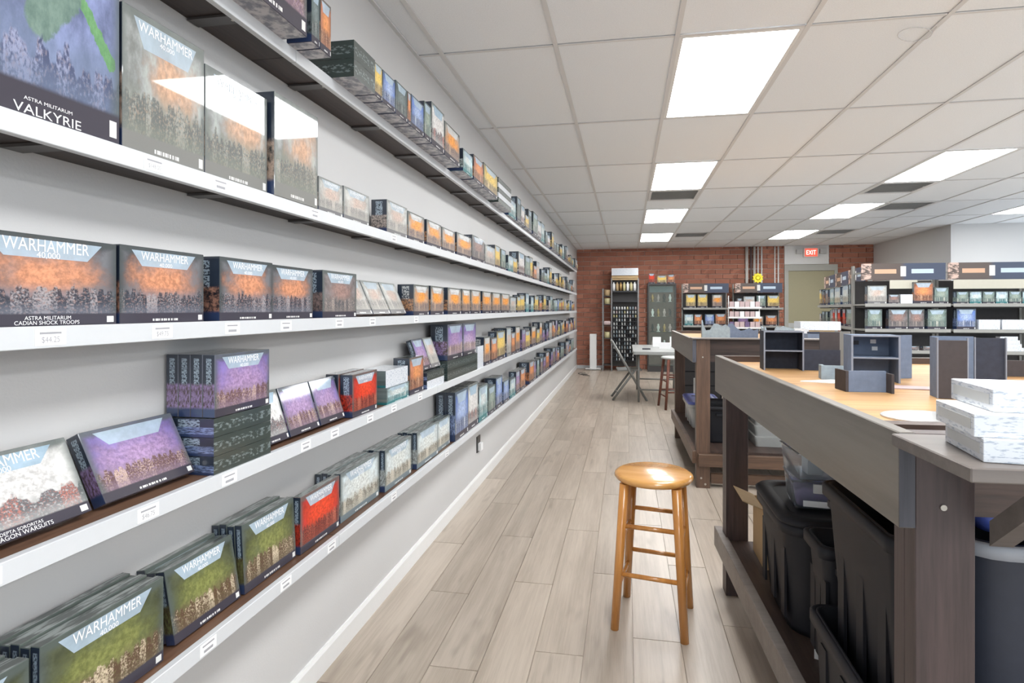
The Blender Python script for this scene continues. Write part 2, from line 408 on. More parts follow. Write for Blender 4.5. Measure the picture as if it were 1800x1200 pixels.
# ------------------------------------------------------------------ mesh helpers
class MB:
    def __init__(self):
        self.v, self.f, self.mi, self.sm = [], [], [], []
    def face(self, idx, m=0, s=False):
        self.f.append(idx); self.mi.append(m); self.sm.append(s)
    def box(self, x0, x1, y0, y1, z0, z1, m=0, mats=None):
        b = len(self.v)
        self.v += [(x0, y0, z0), (x1, y0, z0), (x1, y1, z0), (x0, y1, z0), (x0, y0, z1), (x1, y0, z1), (x1, y1, z1), (x0, y1, z1)]
        fs = [(3, 2, 1, 0), (4, 5, 6, 7), (0, 1, 5, 4), (1, 2, 6, 5), (2, 3, 7, 6), (3, 0, 4, 7)]
        for i, f in enumerate(fs):   # bottom, top, -y, +x, +y, -x
            self.face(tuple(b + k for k in f), mats[i] if mats else m)
        return self
    def hexa(self, pts, m=0):
        b = len(self.v); self.v += [tuple(p) for p in pts]
        for f in [(3, 2, 1, 0), (4, 5, 6, 7), (0, 1, 5, 4), (1, 2, 6, 5), (2, 3, 7, 6), (3, 0, 4, 7)]:
            self.face(tuple(b + k for k in f), m)
        return self
    def prism(self, poly, z0, z1, m=0, axis='z'):
        b = len(self.v); n = len(poly)
        def P(p, z):
            return (p[0], p[1], z) if axis == 'z' else ((p[0], z, p[1]) if axis == 'y' else (z, p[0], p[1]))
        self.v += [P(p, z0) for p in poly] + [P(p, z1) for p in poly]
        self.face(tuple(b + i for i in reversed(range(n))), m); self.face(tuple(b + n + i for i in range(n)), m)
        for i in range(n):
            j = (i + 1) % n
            self.face((b + i, b + j, b + n + j, b + n + i), m)
        return self
    def tube(self, a, c, r0, r1=None, seg=10, m=0, caps=True, square=False):
        a, c = Vector(a), Vector(c); r1 = r0 if r1 is None else r1
        d = (c - a).normalized(); up = Vector((0, 0, 1)) if abs(d.z) < .95 else Vector((0, 1, 0))
        s = d.cross(up).normalized(); t = d.cross(s).normalized(); b = len(self.v)
        if square: seg = 4
        off = math.pi / 4 if square else 0
        for p, r in ((a, r0), (c, r1)):
            for i in range(seg):
                an = 2 * math.pi * i / seg + off
                q = p + (s * math.cos(an) + t * math.sin(an)) * r
                self.v.append(tuple(q))
        for i in range(seg):
            j = (i + 1) % seg
            self.face((b + i, b + j, b + seg + j, b + seg + i), m, not square)
        if caps:
            self.face(tuple(b + i for i in reversed(range(seg))), m); self.face(tuple(b + seg + i for i in range(seg)), m)
        return self
    def lathe(self, prof, seg=24, m=0, cx=0, cy=0):
        b = len(self.v); n = len(prof)
        for r, z in prof:
            for i in range(seg):
                an = 2 * math.pi * i / seg
                self.v.append((cx + r * math.cos(an), cy + r * math.sin(an), z))
        for k in range(n - 1):
            for i in range(seg):
                j = (i + 1) % seg
                self.face((b + k * seg + i, b + k * seg + j, b + (k + 1) * seg + j, b + (k + 1) * seg + i), m, True)
        self.face(tuple(b + i for i in reversed(range(seg))), m); self.face(tuple(b + (n - 1) * seg + i for i in range(seg)), m)
        return self
    def loft(self, rings, m=0, smooth=True, cap0=True, cap1=True):
        b = len(self.v); n = len(rings[0])
        for r in rings: self.v += [tuple(p) for p in r]
        for k in range(len(rings) - 1):
            for i in range(n):
                j = (i + 1) % n
                self.face((b + k * n + i, b + k * n + j, b + (k + 1) * n + j, b + (k + 1) * n + i), m, smooth)
        if cap0: self.face(tuple(b + i for i in reversed(range(n))), m)
        if cap1: self.face(tuple(b + (len(rings) - 1) * n + i for i in range(n)), m)
        return self
    def mesh(self, name):
        me = bpy.data.meshes.new(name)
        me.from_pydata(self.v, [], self.f)
        me.polygons.foreach_set('material_index', self.mi)
        me.polygons.foreach_set('use_smooth', self.sm)
        me.update()
        return me
    def build(self, name, mats, parent=None, loc=(0, 0, 0), rot=(0, 0, 0), bevel=0):
        me = self.mesh(name)
        if bevel:
            bm = bmesh.new(); bm.from_mesh(me)
            ed = [e for e in bm.edges if len(e.link_faces) == 2 and e.calc_face_angle(0) > .5]
            bmesh.ops.bevel(bm, geom=ed, offset=bevel, segments=1, affect='EDGES', clamp_overlap=True)
            bm.to_mesh(me); bm.free()
        return obj(name, me, mats, parent, loc, rot)

def obj(name, me, mats, parent=None, loc=(0, 0, 0), rot=(0, 0, 0)):
    o = bpy.data.objects.new(name, me)
    if not isinstance(mats, (list, tuple)): mats = [mats]
    if me is not None and not me.materials:
        for m in mats: me.materials.append(M[m] if isinstance(m, str) else m)
    o.location = loc; o.rotation_euler = rot
    if parent is not None: o.parent = parent
    COL.objects.link(o)
    return o

def thing(name, label, cat, loc=(0, 0, 0), rot=(0, 0, 0), group=None):
    o = obj(name, None, [], None, loc, rot)
    o.empty_display_size = .05
    return tag(o, label, cat, group)
def tag(o, label, cat, group=None):
    o['label'] = label; o['category'] = cat
    if group: o['group'] = group
    return o
def struct(o, label=None):
    o['kind'] = 'structure'
    if label: o['label'] = label
    return o

def rrect(hx, hy, r, z, n=4, cx=0, cy=0):
    pts = []
    for qx, qy, a0 in ((1, 1, 0), (-1, 1, 90), (-1, -1, 180), (1, -1, 270)):
        for i in range(n + 1):
            a = R(a0 + 90 * i / n)
            pts.append((cx + qx * (hx - r) + r * math.cos(a), cy + qy * (hy - r) + r * math.sin(a), z))
    return pts

_text = {}
def text_mesh(s, bold=1.0):
    """flat lettering in the YZ plane facing +X, centred, 1 unit wide"""
    if s in _text: return _text[s]
    cu = bpy.data.curves.new('lettering', 'FONT')
    cu.body = s; cu.align_x = 'CENTER'; cu.offset = 0.0; cu.resolution_u = 4
    o = bpy.data.objects.new('tmp_text', cu); COL.objects.link(o)
    bpy.context.view_layer.update()
    me = bpy.data.meshes.new_from_object(o.evaluated_get(bpy.context.evaluated_depsgraph_get()))
    bpy.data.objects.remove(o); bpy.data.curves.remove(cu)
    xs = [v.co.x for v in me.vertices]; ys = [v.co.y for v in me.vertices]
    w = max(xs) - min(xs); cx = (max(xs) + min(xs)) / 2; cy = (max(ys) + min(ys)) / 2
    for v in me.vertices:
        x, y = v.co.x, v.co.y
        v.co = (0, (x - cx) / w, (y - cy) / w)
    me.update(); me.name = 'lettering'
    _text[s] = me
    return me
def lettering(s, parent, loc, width, mat='card_white', squash=1.0, rot=(0, 0, 0), name='lettering'):
    me = text_mesh(s)
    key = (s, mat)
    if key not in _text:
        m2 = me.copy(); m2.materials.clear(); m2.materials.append(M[mat]); _text[key] = m2
    o = obj(name, _text[key], mat, parent, loc, rot)
    o.scale = (1, width, width * squash)
    return o

# ================================================================== THE ROOM
WX = -1.115          # face of the left wall
CZ = 2.703           # ceiling
FY = 12.65           # far wall
GX, GY, TX, TY = -.9676, 2.83, .6096, 1.2192
XR = 4.9

# ---- left wall, baseboard
struct(MB().box(WX - .12, WX, -2.2, FY + .1, -.02, CZ + .03).build('wall_left', 'wall'), 'smooth off white painted wall behind the long shelves')
bb = MB()
bb.prism([(WX, 0.0), (WX + .014, 0.0), (WX + .014, .075), (WX + .008, .088), (WX, .088)], -2.2, FY - .02, axis='y')
struct(bb.build('baseboard_left', 'white_paint'))
# wall outlet
wo = thing('wall_outlet', 'small black and white outlet low on wall below bottom shelf', 'outlet', (WX, 4.10, .32))
MB().box(0, .008, -.055, .035, -.06, .06).build('cover_plate', 'outlet_black', wo)
MB().box(.008, .03, -.03, .03, -.05, .005).build('plug', 'card_white', wo)

# ---- floor of planks
fl = struct(MB().box(WX - .1, XR + 1.5, -2.2, FY + .1, -.05, -.006).build('floor', 'mortar'), 'grey brown wood plank floor')
fl.data.materials[0] = M['plank']
PW, PL = .19, 1.22
pl_me = {}
def plank_mesh(w, l):
    k = (round(w, 4), round(l, 4))
    if k not in pl_me:
        mb = MB(); e = .0012
        mb.hexa([(e, e, -.006), (w - e, e, -.006), (w - e, l - e, -.006), (e, l - e, -.006), (e + .001, e + .001, 0), (w - e - .001, e + .001, 0), (w - e - .001, l - e - .001, 0), (e + .001, l - e - .001, 0)])
        me = mb.mesh('plank'); me.materials.append(M['plank']); pl_me[k] = me
    return pl_me[k]
rest = MB()
x = WX + .002; ci = 0
while x < XR + 1.2:
    w = PW
    y = -.6 - (ci * 0.437 % 1.0) * PL
    while y < FY:
        l = min(PL, FY - y)
        if l > .05:
            if x < 1.35 and y + l > .6:
                obj('plank', plank_mesh(w, l), 'plank', fl, (x, y, 0))
            else:
                e = .0012
                rest.box(x + e, x + w - e, y + e, y + l - e, -.006, 0)
        y += PL
    x += PW; ci += 1
o = rest.build('plank_field', 'plank', fl); o['kind'] = 'stuff'

# ---- ceiling: slab, tee grid, tiles
ce = struct(MB().box(WX - .12, XR + 1.5, -2.2, FY + .1, CZ + .03, CZ + .12).build('ceiling', 'tile'), 'white suspended ceiling of long tiles in a tee grid')
lights = {}
for i in (2, 6, 10):
    for j in (-4, -2, 0, 2, 4, 6):
        if (i, j) != (10, 6): lights[(i, j)] = 1
vents = {(2, 3): 0, (6, 3): 0, (3, 6): 0, (7, 4): 0, (7, 6): 0}
tile_me = {}
def tile(x0, x1, y0, y1):
    k = (round(x1 - x0, 3), round(y1 - y0, 3))
    if k not in tile_me:
        mb = MB().box(0, k[0], 0, k[1], 0, .016)
        me = mb.mesh('ceiling_tile'); me.materials.append(M['tile']); tile_me[k] = me
    obj('ceiling_tile', tile_me[k], 'tile', ce, (x0, y0, CZ + .004))
T2 = .010
xs = [WX] + [GX + TX * i for i in range(0, 13)]
ys = [GY + TY * j for j in range(-4, 9)]
ys = [y for y in ys if y < FY - .1] + [FY]
for a in range(len(xs) - 1):
    for b in range(len(ys) - 1):
        i, j = a - 1, b - 4
        if (i, j) in lights: continue
        x0, x1, y0, y1 = xs[a] + T2, xs[a + 1] - T2, ys[b] + T2, ys[b + 1] - T2
        if (i, j) in vents:
            y0 += .60
            if y1 - y0 < .1: continue
        tile(x0, x1, y0, y1)
run_me = MB().box(-.012, .012, 0, 1, 0, .004).mesh('tee_runner'); run_me.materials.append(M['tee_white'])
for x in xs[1:]:
    o = obj('tee_runner', run_me, 'tee_white', ce, (x, ys[0], CZ - .002)); o.scale = (1, FY - ys[0], 1)
ct_me = MB().box(0, TX - .026, -.008, .008, 0, .004).mesh('cross_tee'); ct_me.materials.append(M['tee_white'])
for y in ys[1:-1]:
    for i, x in enumerate(xs[:-1]):
        o = obj('cross_tee', ct_me, 'tee_white', ce, (x + .013, y, CZ - .0015))
        if i == 0: o.scale = ((xs[1] - xs[0] - .02) / (TX - .026), 1, 1)
MB().box(WX, WX + .02, ys[0], FY, CZ - .004, CZ + .002).build('wall_angle', 'tee_white', ce)
# light panels
ordl = {-4: 'behind the camera in', -2: 'directly overhead in', 0: 'nearest and largest in', 2: 'second in', 4: 'third in', 6: 'farthest and smallest in'}
rown = {2: 'the row above the aisle', 6: 'the middle row over the tables', 10: 'the right hand row over the racks'}
for (i, j) in lights:
    x0, y0 = GX + TX * i, GY + TY * j
    t = thing('ceiling_light', 'bright flat light panel, ' + ordl[j] + ' ' + rown[i], 'ceiling light', (x0 + TX / 2, y0 + TY / 2, CZ), group='ceiling light panels')
    hx, hy = TX / 2 - .012, TY / 2 - .010
    mb = MB()
    mb.box(-hx, hx, -hy, -hy + .02, -.001, .02); mb.box(-hx, hx, hy - .02, hy, -.001, .02)
    mb.box(-hx, -hx + .02, -hy + .02, hy - .02, -.001, .02); mb.box(hx - .02, hx, -hy + .02, hy - .02, -.001, .02)
    mb.build('light_frame', 'white_paint', t)
    MB().box(-hx + .0205, hx - .0205, -hy + .0205, hy - .0205, .004, .014).build('diffuser', 'panel_glow', t)
# air vents
vl = {(2, 3): 'just beyond the second light over the aisle', (6, 3): 'beyond the nearest light over the racks', (3, 6): 'small and far near the brick wall above the aisle', (7, 4): 'beside the second light right of the aisle', (7, 6): 'far right above the exit door'}
for (i, j), _ in vents.items():
    x0, y0 = GX + TX * i, GY + TY * j
    t = thing('ceiling_vent', 'square white louvred ceiling vent ' + vl[(i, j)], 'vent', (x0 + TX / 2, y0 + .305, CZ), group='ceiling vents')
    hw = .29
    mb = MB()
    mb.box(-hw, hw, -hw, -hw + .03, -.003, .02); mb.box(-hw, hw, hw - .03, hw, -.003, .02)
    mb.box(-hw, -hw + .03, -hw + .03, hw - .03, -.003, .02); mb.box(hw - .03, hw, -hw + .03, hw - .03, -.003, .02)
    mb.build('vent_frame', 'tee_white', t)
    MB().box(-hw + .03, hw - .03, -hw + .03, hw - .03, .018, .024).build('vent_backing', 'table_grey', t)
    for k in range(9):
        y = -hw + .06 + k * .0575
        MB().hexa([(-hw + .031, y - .018, -.002), (hw - .031, y - .018, -.002), (hw - .031, y - .014, -.002), (-hw + .031, y - .014, -.002),
                   (-hw + .031, y + .014, .016), (hw - .031, y + .014, .016), (hw - .031, y + .018, .016), (-hw + .031, y + .018, .016)]).build('louvre', 'tee_white', t)
# loop of wire hanging at the ceiling grid
mb = MB(); pts = []
for k in range(25):
    a = 2 * math.pi * k / 24
    pts.append((1.395 + .085 * math.cos(a), 2.985 + .06 * math.sin(a) + .03 * math.cos(a), CZ - .012 - .004 * math.sin(a)))
for p, q in zip(pts[:-1], pts[1:]): mb.tube(p, q, .0022, seg=6)
mb.tube(pts[0], (GX + TX * 4, 2.94, CZ - .003), .0022, seg=6)
tag(mb.build('wire_loop', 'tee_white'), 'thin pale loop of wire lying against the ceiling grid', 'wire')

# ---- far brick wall
wf = struct(MB().box(WX - .12, XR + 1.5, FY + .03, FY + .2, -.02, CZ + .03).build('wall_far', 'mortar'), 'red brick wall across the far end of the room')
BL, BH = .305, .106
bme = {}
def brick_mesh(l):
    k = round(l, 3)
    if k not in bme:
        mb = MB(); l2 = l - .010; h2 = BH - .014
        mb.hexa([(0, 0, 0), (l2, 0, 0), (l2, .034, 0), (0, .034, 0), (0, 0, h2), (l2, 0, h2), (l2, .034, h2), (0, .034, h2)])
        me = mb.mesh('brick'); me.materials.append(M['brick']); bme[k] = me
    return bme[k]
stuff = MB(); cnt = 0
c = 0; z = .005
while z + BH < CZ + .06:
    hgt = min(BH, CZ + .03 - z)
    x = WX - (.15 if c % 2 else 0)
    while x < 5.12:
        x0 = max(x, WX); x1 = min(x + BL, 5.13); 
        segs = [(x0, x1)]
        # leave the doorway and its infill free
        out = []
        for (a, b) in segs:
            if b <= 3.36 or a >= 4.26: out.append((a, b))
            else:
                if a < 3.33: out.append((a, 3.36))
                if b > 4.29: out.append((4.26, b))
        for (a, b) in out:
            if b - a < .03: continue
            vis = (z > 1.28 and not (3.36 <= a < 4.2)) or b < -.42
            if vis and cnt < 298 and hgt == BH:
                obj('brick', brick_mesh(b - a), 'brick', wf, (a + .005, FY + rnd.uniform(-.002, .002), z)); cnt += 1
            else:
                stuff.box(a + .005, b - .005, FY, FY + .034, z, z + hgt - .014)
        x += BL
    z += BH; c += 1
o = stuff.build('brick_field', 'brick', wf); o['kind'] = 'stuff'
struct(MB().box(WX, -.5, FY - .016, FY - .002, 0, .07).build('baseboard_far', 'white_trim'))
# infill above the door, door and frame
struct(MB().box(3.365, 4.255, FY - .005, FY + .03, 2.31, CZ + .003).build('trim_1', 'white_paint'), 'white painted panel above the far door')
dr = struct(MB().box(3.44, 4.36, FY - .002, FY + .03, .01, 2.165).build('door_1', 'khaki_door'), 'olive door in grey frame at far wall')
MB().box(3.36, 3.44, FY - .03, FY + .03, 0, 2.30).build('door_frame', 'frame_grey', dr)
MB().box(4.36, 4.42, FY - .03, FY + .03, 0, 2.30).build('door_frame', 'frame_grey', dr)
MB().box(3.44, 4.36, FY - .03, FY + .03, 2.17, 2.30).build('door_frame', 'frame_grey', dr)
MB().box(3.445, 4.355, FY - .006, FY - .002, .95, 1.05).build('push_bar', 'steel_light', dr)
ex = thing('exit_sign', 'small lit red and white exit sign above far door', 'exit sign', (3.885, FY - .006, 2.555))
MB().box(-.15, .15, -.05, 0, -.10, .10).build('sign_body', 'exit_white', ex)
f = MB().box(-.125, .125, -.053, -.0505, -.085, .085).build('lit_face', 'exit_glow', ex)
lettering('EXIT', ex, (0, -.0545, 0), .19, 'exit_letter', 1.4, (0, 0, R(-90)))
for s in (-1, 1):
    MB().box(-.06, .06, -.04, .04, -.045, .045).build('emergency_lamp', 'clear_grey', ex, (s * .235, -.045, .02))
# right side: bumped out white walls
struct(MB().box(5.13, 5.25, 9.95, FY + .03, 0, CZ + .02).build('wall_right', 'wall'), 'white side wall running back to the brick wall')
struct(MB().box(5.13, XR + 1.5, 9.85, 9.95, 0, CZ + .02).build('wall_side', 'wall'), 'white wall facing the room behind the right hand racks')
# conduits on the bricks
for n, (x, r, mt, lb) in enumerate([(2.584, .032, 'pipe_paint', 'thick pale conduit leftmost on the brick wall'), (2.672, .022, 'pipe_dark', 'dark conduit second from the left on bricks'), (2.742, .026, 'pipe_paint', 'pale conduit third from the left on bricks'), (2.82, .016, 'white_paint', 'thin white conduit in the middle of the pipes'), (2.895, .016, 'white_paint', 'thin white conduit right of the middle group'), (3.165, .014, 'white_paint', 'slim white conduit left of the pair by the door'), (3.235, .016, 'white_paint', 'slim white conduit right of the pair by the door')]):
    tp = thing('conduit', lb, 'pipe', (x, FY - r - .004, 0), group='conduits on brick wall')
    MB().tube((0, 0, 1.0), (0, 0, CZ - .004), r, seg=10).build('pipe', mt, tp)
    MB().box(-r - .003, r + .003, -r * .3, r + .002, 2.2, 2.23).build('clamp', 'steel_light', tp)

# ================================================================== WALL SHELVES
ZS = {1: .768 + 1.345, 2: .317 + 1.345, 3: -.030 + 1.345, 4: -.399 + 1.345, 5: -.771 + 1.345}
SX = -.965          # face of the shelf trim
SY0, SY1 = -.2, 11.0
nm = {1: 'top', 2: 'second from top', 3: 'middle', 4: 'fourth from top', 5: 'bottom'}
seg0 = {1: 1.50, 2: 4.9, 3: 2.9, 4: 2.75, 5: 1.75}
bk_me = MB().box(.004, .138, -.019, .019, -.0065, -.0005).mesh('bracket'); bk_me.materials.append(M['bracket_metal'])
sc_me = MB().tube((0, 0, -.0085), (0, 0, -.0066), .004, seg=8).mesh('screw'); sc_me.materials.append(M['screw'])
prices = {2: [(1.0, '$148.00'), (1.19, None), (1.6, None), (2.2, None)], 3: [(.79, '$44.25'), (1.02, '$49.75'), (1.23, None), (1.45, None), (1.75, None), (2.0, None), (2.45, None)],
          4: [(.69, '$43.75'), (.985, '$46.75'), (1.22, None), (1.55, None), (1.72, None), (1.98, None), (2.2, None), (2.5, None)], 5: [(1.15, None), (1.45, None), (1.70, None), (2.2, None), (2.9, None)], 1: []}
for s in range(1, 6):
    z = ZS[s]
    t = thing('wall_shelf', 'long wall shelf with white front edge, ' + nm[s] + ' of the five', 'shelf', (WX, 0, z), group='wall shelves')
    cuts = [SY0]; y = seg0[s]
    while y < SY1 - .3: 
        if y > SY0 + .3: cuts.append(y)
        y += 2.44
    cuts.append(SY1)
    for a, b in zip(cuts[:-1], cuts[1:]):
        mb = MB(); d = SX - WX - .0185
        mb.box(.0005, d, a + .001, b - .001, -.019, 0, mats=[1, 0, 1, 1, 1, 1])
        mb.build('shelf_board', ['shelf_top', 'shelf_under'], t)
        MB().box(d + .0005, d + .0185, a + .0012, b - .0012, -.036, .0015).build('front_trim', 'white_trim', t, bevel=.0012)
    if s <= 2:
        y = .41
        while y < SY1:
            br = obj('bracket', bk_me, 'bracket_metal', t, (0, y, -.0195))
            if y < 3:
                obj('screw', sc_me, 'screw', br, (.12, 0, 0))
            y += .43
    for (y, txt) in prices[s]:
        lab = MB().box(0, .0006, -.026, .026, -.014, .014).build('price_label', 'card_white', t, (SX - WX + .0002, y, -.017))
        if txt:
            lettering(txt, lab, (.0009, 0, -.005), .030, 'label_grey', 1.25)
        else:
            MB().box(.0007, .001, -.014, .014, -.009, -.003).build('price_print', 'label_grey', lab)
        MB().box(.0007, .001, -.018, .018, .005, .0085).build('item_print', 'label_grey', lab)

# ---- boxed sets
def box_body(w, h, d, lid=0):
    mb = MB()
    # front at x=0, depth towards -x
    mb.box(-d, 0, -w / 2, w / 2, 0, h, mats=[3, 2, 1, 0, 1, 3])
    return mb
def game_box(label, theme, y0, y1, s, h, d=.045, xf=-.975, tilt=0, lift=0, logo=True, title=None, group=None, seed=None, z=None, name='boxed_game', w_logo=.56, yaw=0):
    w = abs(y1 - y0) - .002
    me = box_body(w, h, d).mesh('boxed_game')
    bm = bmesh.new(); bm.from_mesh(me)
    bmesh.ops.bevel(bm, geom=list(bm.edges), offset=.0012, segments=1, affect='EDGES', clamp_overlap=True)
    bm.to_mesh(me); bm.free()
    tl = R(tilt)
    zz = (ZS[s] if z is None else z) + .0008 + lift + d * math.sin(tl)
    o = obj(name, me, ['art_' + theme, 'spine_' + theme, 'box_top', 'box_back'], None, (xf, (y0 + y1) / 2, zz), (0, -tl, R(yaw)))
    sd = rnd.random() if seed is None else seed
    o.color = (sd, 1 if title else 0, 0, 1)
    tag(o, label, 'box', group)
    if logo:
        lettering('WARHAMMER', o, (.0006, 0, h * (.885 if w > h else .90)), w * w_logo, 'card_white', 1.3)
        lettering('40,000', o, (.0006, 0, h * (.778 if w > h else .835)), w * w_logo * .27, 'card_white', 1.0, name='small_lettering')
    if title:
        for k, tx in enumerate(title):
            lettering(tx, o, (.0006, 0, h * (.04 + .052 * (len(title) - 1 - k)) * (1 if w > h else .8)), w * (.30 if k == 0 else .42), 'card_white', 1.0 if w > h else .9, name='title')
    return o

G = lambda s: 'boxed games on the ' + nm[s] + ' wall shelf'
# ---------------- top shelf (seen from below, boxes overhang the edge)
T = [('violet', 1.11, 1.437, .36, .10, 'big picture box at the near end of the top shelf'),
     ('night', 1.459, 1.503, .16, .08, 'slim grey box beside the big picture box on top shelf'),
     ('rust', 1.505, 1.566, .155, .08, 'narrow orange box before the dark stacked pair, top shelf'),
     ('gold', 1.86, 1.926, .122, .10, 'gold fronted box right of the dark stacked pair, top shelf'),
     ('azure', 1.930, 2.043, .122, .10, 'bright blue box right of the gold one on top shelf'),
     ('night', 2.049, 2.163, .132, .10, 'dark grey box between two colourful ones on top shelf'),
     ('rust', 2.167, 2.202, .134, .09, 'thin orange spine beside the dark grey box, top shelf'),
     ('azure', 2.206, 2.352, .138, .12, 'blue and orange box standing proud on the top shelf'),
     ('mint', 2.357, 2.447, .165, .10, 'greenish grey box left of the tall white one, top shelf'),
     ('pale', 2.452, 2.634, .198, .10, 'tall white illustrated box on the top shelf'),
     ('amber', 2.641, 2.891, .172, .10, 'wide orange box right of the tall white one, top shelf'),
     ('teal', 2.955, 3.149, .125, .10, 'dark topped white box, left of a pair on top shelf'),
     ('rust', 3.171, 3.396, .152, .10, 'dark topped orange and blue box, right of pair'),
     ('gold', 3.408, 3.785, .165, .10, 'wide golden box after the dark topped pair, top shelf')]
for th, a, b, h, d, lb in T:
    game_box(lb, th, a, b, 1, h, d, xf=-.89, logo=(h > .3), group=G(1))
def flat_box(label, y0, y1, z, h, xf, d, group, mats=('stack_side', 'stack_side', 'box_top', 'box_back')):
    w = y1 - y0
    me = box_body(w, h, d).mesh('boxed_game')
    o = obj('boxed_game', me, list(mats), None, (xf, (y0 + y1) / 2, z + .0006)); o.color = (rnd.random(), 0, 0, 1)
    return tag(o, label, 'box', group)
flat_box('dark boxed game lying flat, lower of stacked pair on top shelf', 1.70, 1.855, ZS[1], .060, -.885, .20, G(1))
flat_box('dark boxed game lying flat, upper of stacked pair on top shelf', 1.70, 1.855, ZS[1] + .061, .060, -.885, .20, G(1))
for k in range(5):
    flat_box('white and dark box, %s from bottom of the stack on top shelf' % ['one', 'two', 'three', 'four', 'five'][k], 3.86, 4.30, ZS[1] + k * .036, .035, -.90, .15, G(1), ('white_print' if k % 2 else 'stack_side', 'white_print' if k % 2 else 'stack_side', 'box_top', 'box_back'))

# ---------------- second shelf
game_box('huge blue box with green aircraft picture at left edge of second shelf', 'flyer', .66, .931, 2, .42, .10, -.975, logo=False, title=['ASTRA MILITARUM', 'VALKYRIE'], group=G(2), seed=.31)
game_box('tall misty grey box with strong light reflection, right of the huge blue box', 'smoke', .935, 1.151, 2, .288, .07, -.975, tilt=0, group=G(2), seed=.12, w_logo=.66)
game_box('tall misty grey box half hidden behind the forward standing box', 'smoke', 1.155, 1.385, 2, .262, .06, -.978, group=G(2), seed=.43, w_logo=.66)
game_box('tall misty box standing forward with its dark spine showing, second shelf', 'smoke', 1.392, 1.613, 2, .288, .13, -.962, logo=False, group=G(2), seed=.67)
for th, a, b, h, lb in [('silver', 1.638, 1.794, .112, 'small silvery box just right of the tall boxes, second shelf'), ('silver', 1.798, 1.994, .116, 'silvery box with dark right end before the gap, second shelf'),
                        ('silver', 2.153, 2.370, .138, 'silvery box right of the gap on the second shelf'), ('amber', 2.376, 2.584, .130, 'first amber box after the silvery ones, second shelf'),
                        ('amber', 2.616, 2.838, .130, 'second amber box after the silvery ones, second shelf'), ('amber', 2.848, 3.078, .127, 'third amber box after the silvery ones, second shelf'),
                        ('amber', 3.111, 3.425, .135, 'fourth amber box after the silvery ones, second shelf'), ('dusk', 3.438, 3.757, .163, 'taller greyish box ending the near amber row, second shelf')]:
    game_box(lb, th, a, b, 2, h, .07, -.975, group=G(2))

# ---------------- middle shelf
game_box('largest orange sky battle box at left edge of middle shelf', 'ember', .672, .934, 3, .156, .06, -.985, title=['ASTRA MILITARUM', 'CADIAN SHOCK TROOPS'], group=G(3), seed=.21)
game_box('orange sky battle box, second from left on the middle shelf', 'ember', .939, 1.161, 3, .158, .06, -.985, group=G(3), seed=.55)
game_box('orange sky box standing forward with navy spine, third on middle shelf', 'ember', 1.195, 1.401, 3, .158, .10, -.972, group=G(3), seed=.72)
game_box('orange sky battle box, fourth from left on the middle shelf', 'ember', 1.408, 1.623, 3, .156, .06, -.985, group=G(3), seed=.9)
game_box('greyish battle box with navy spine left of leaning row, middle shelf', 'dusk', 1.662, 1.893, 3, .158, .08, -.975, group=G(3))
for k, (a, lb) in enumerate([(1.905, 'first of three leaning pale boxes on the middle shelf'), (2.075, 'second of three leaning pale boxes on the middle shelf'), (2.245, 'third of three leaning pale boxes on the middle shelf')]):
    game_box(lb, 'silver', a, a + .165, 3, .150, .025, -.995, tilt=24, group=G(3), logo=False)
for k, (a, b, h) in enumerate([(2.444, 2.648, .146), (2.672, 2.876, .149), (2.944, 3.20, .151), (3.213, 3.398, .153), (3.411, 3.649, .155), (3.695, 3.956, .155), (3.973, 4.255, .156), (4.275, 4.60, .156)]):
    game_box(['first', 'second', 'third', 'fourth', 'fifth', 'sixth', 'seventh', 'eighth'][k] + ' of the bright orange boxes lined up on the middle shelf', 'amber', a, b, 3, h, .08, -.975, group=G(3), logo=k < 4)

# ---------------- fourth shelf
game_box('leaning white box with dark red figures, leftmost on fourth shelf', 'pale', .655, .905, 4, .152, .032, -1.008, tilt=25, title=['ADEPTA SORORITAS', 'PARAGON WARSUITS'], group=G(4), seed=.4)
game_box('leaning violet box with a glaring reflection on the fourth shelf', 'violet', .935, 1.165, 4, .152, .032, -1.012, tilt=26, logo=False, group=G(4), seed=.6)
for k in range(3):
    flat_box('dark box lying flat, %s of three under standing purple boxes' % ['lowest', 'middle', 'top'][k], 1.176, 1.391, ZS[4] + k * .0455, .0445, -.972, .135, G(4), ('stack_side', 'spine_azure', 'box_top', 'box_back'))
for k in range(4):
    game_box('purple box standing on the flat dark boxes, %s' % ['frontmost', 'second behind the front', 'third behind the front', 'rearmost'][k], 'violet', 1.18, 1.388, 4, .152, .033, -.973 - k * .0335, group=G(4), z=ZS[4] + .1365, seed=.77, logo=k == 0)
for k, (a, b, lb) in enumerate([(1.400, 1.530, 'first pinkish leaning box right of the flat stack, fourth shelf'), (1.535, 1.70, 'middle violet leaning box right of the flat stack, fourth shelf'), (1.705, 1.865, 'last violet leaning box before the red box, fourth shelf')]):
    game_box(lb, ['pale', 'violet', 'violet'][k], a, b, 4, .155, .03, -1.004, tilt=18, logo=False, group=G(4))
game_box('red box, front one of pair on the fourth shelf', 'crimson', 1.881, 2.084, 4, .158, .05, -.985, group=G(4), seed=.3)
game_box('red box, rear one of pair on the fourth shelf', 'crimson', 1.872, 2.075, 4, .160, .05, -1.0365, logo=False, group=G(4), seed=.3)
flat_box('white and teal box lying flat, lower, right of the red pair', 2.164, 2.40, ZS[4], .07, -.98, .12, G(4), ('art_teal', 'art_teal', 'white_print', 'box_back'))
flat_box('white and teal box lying flat, upper, right of the red pair', 2.164, 2.40, ZS[4] + .071, .07, -.985, .12, G(4), ('white_print', 'art_teal', 'white_print', 'box_back'))
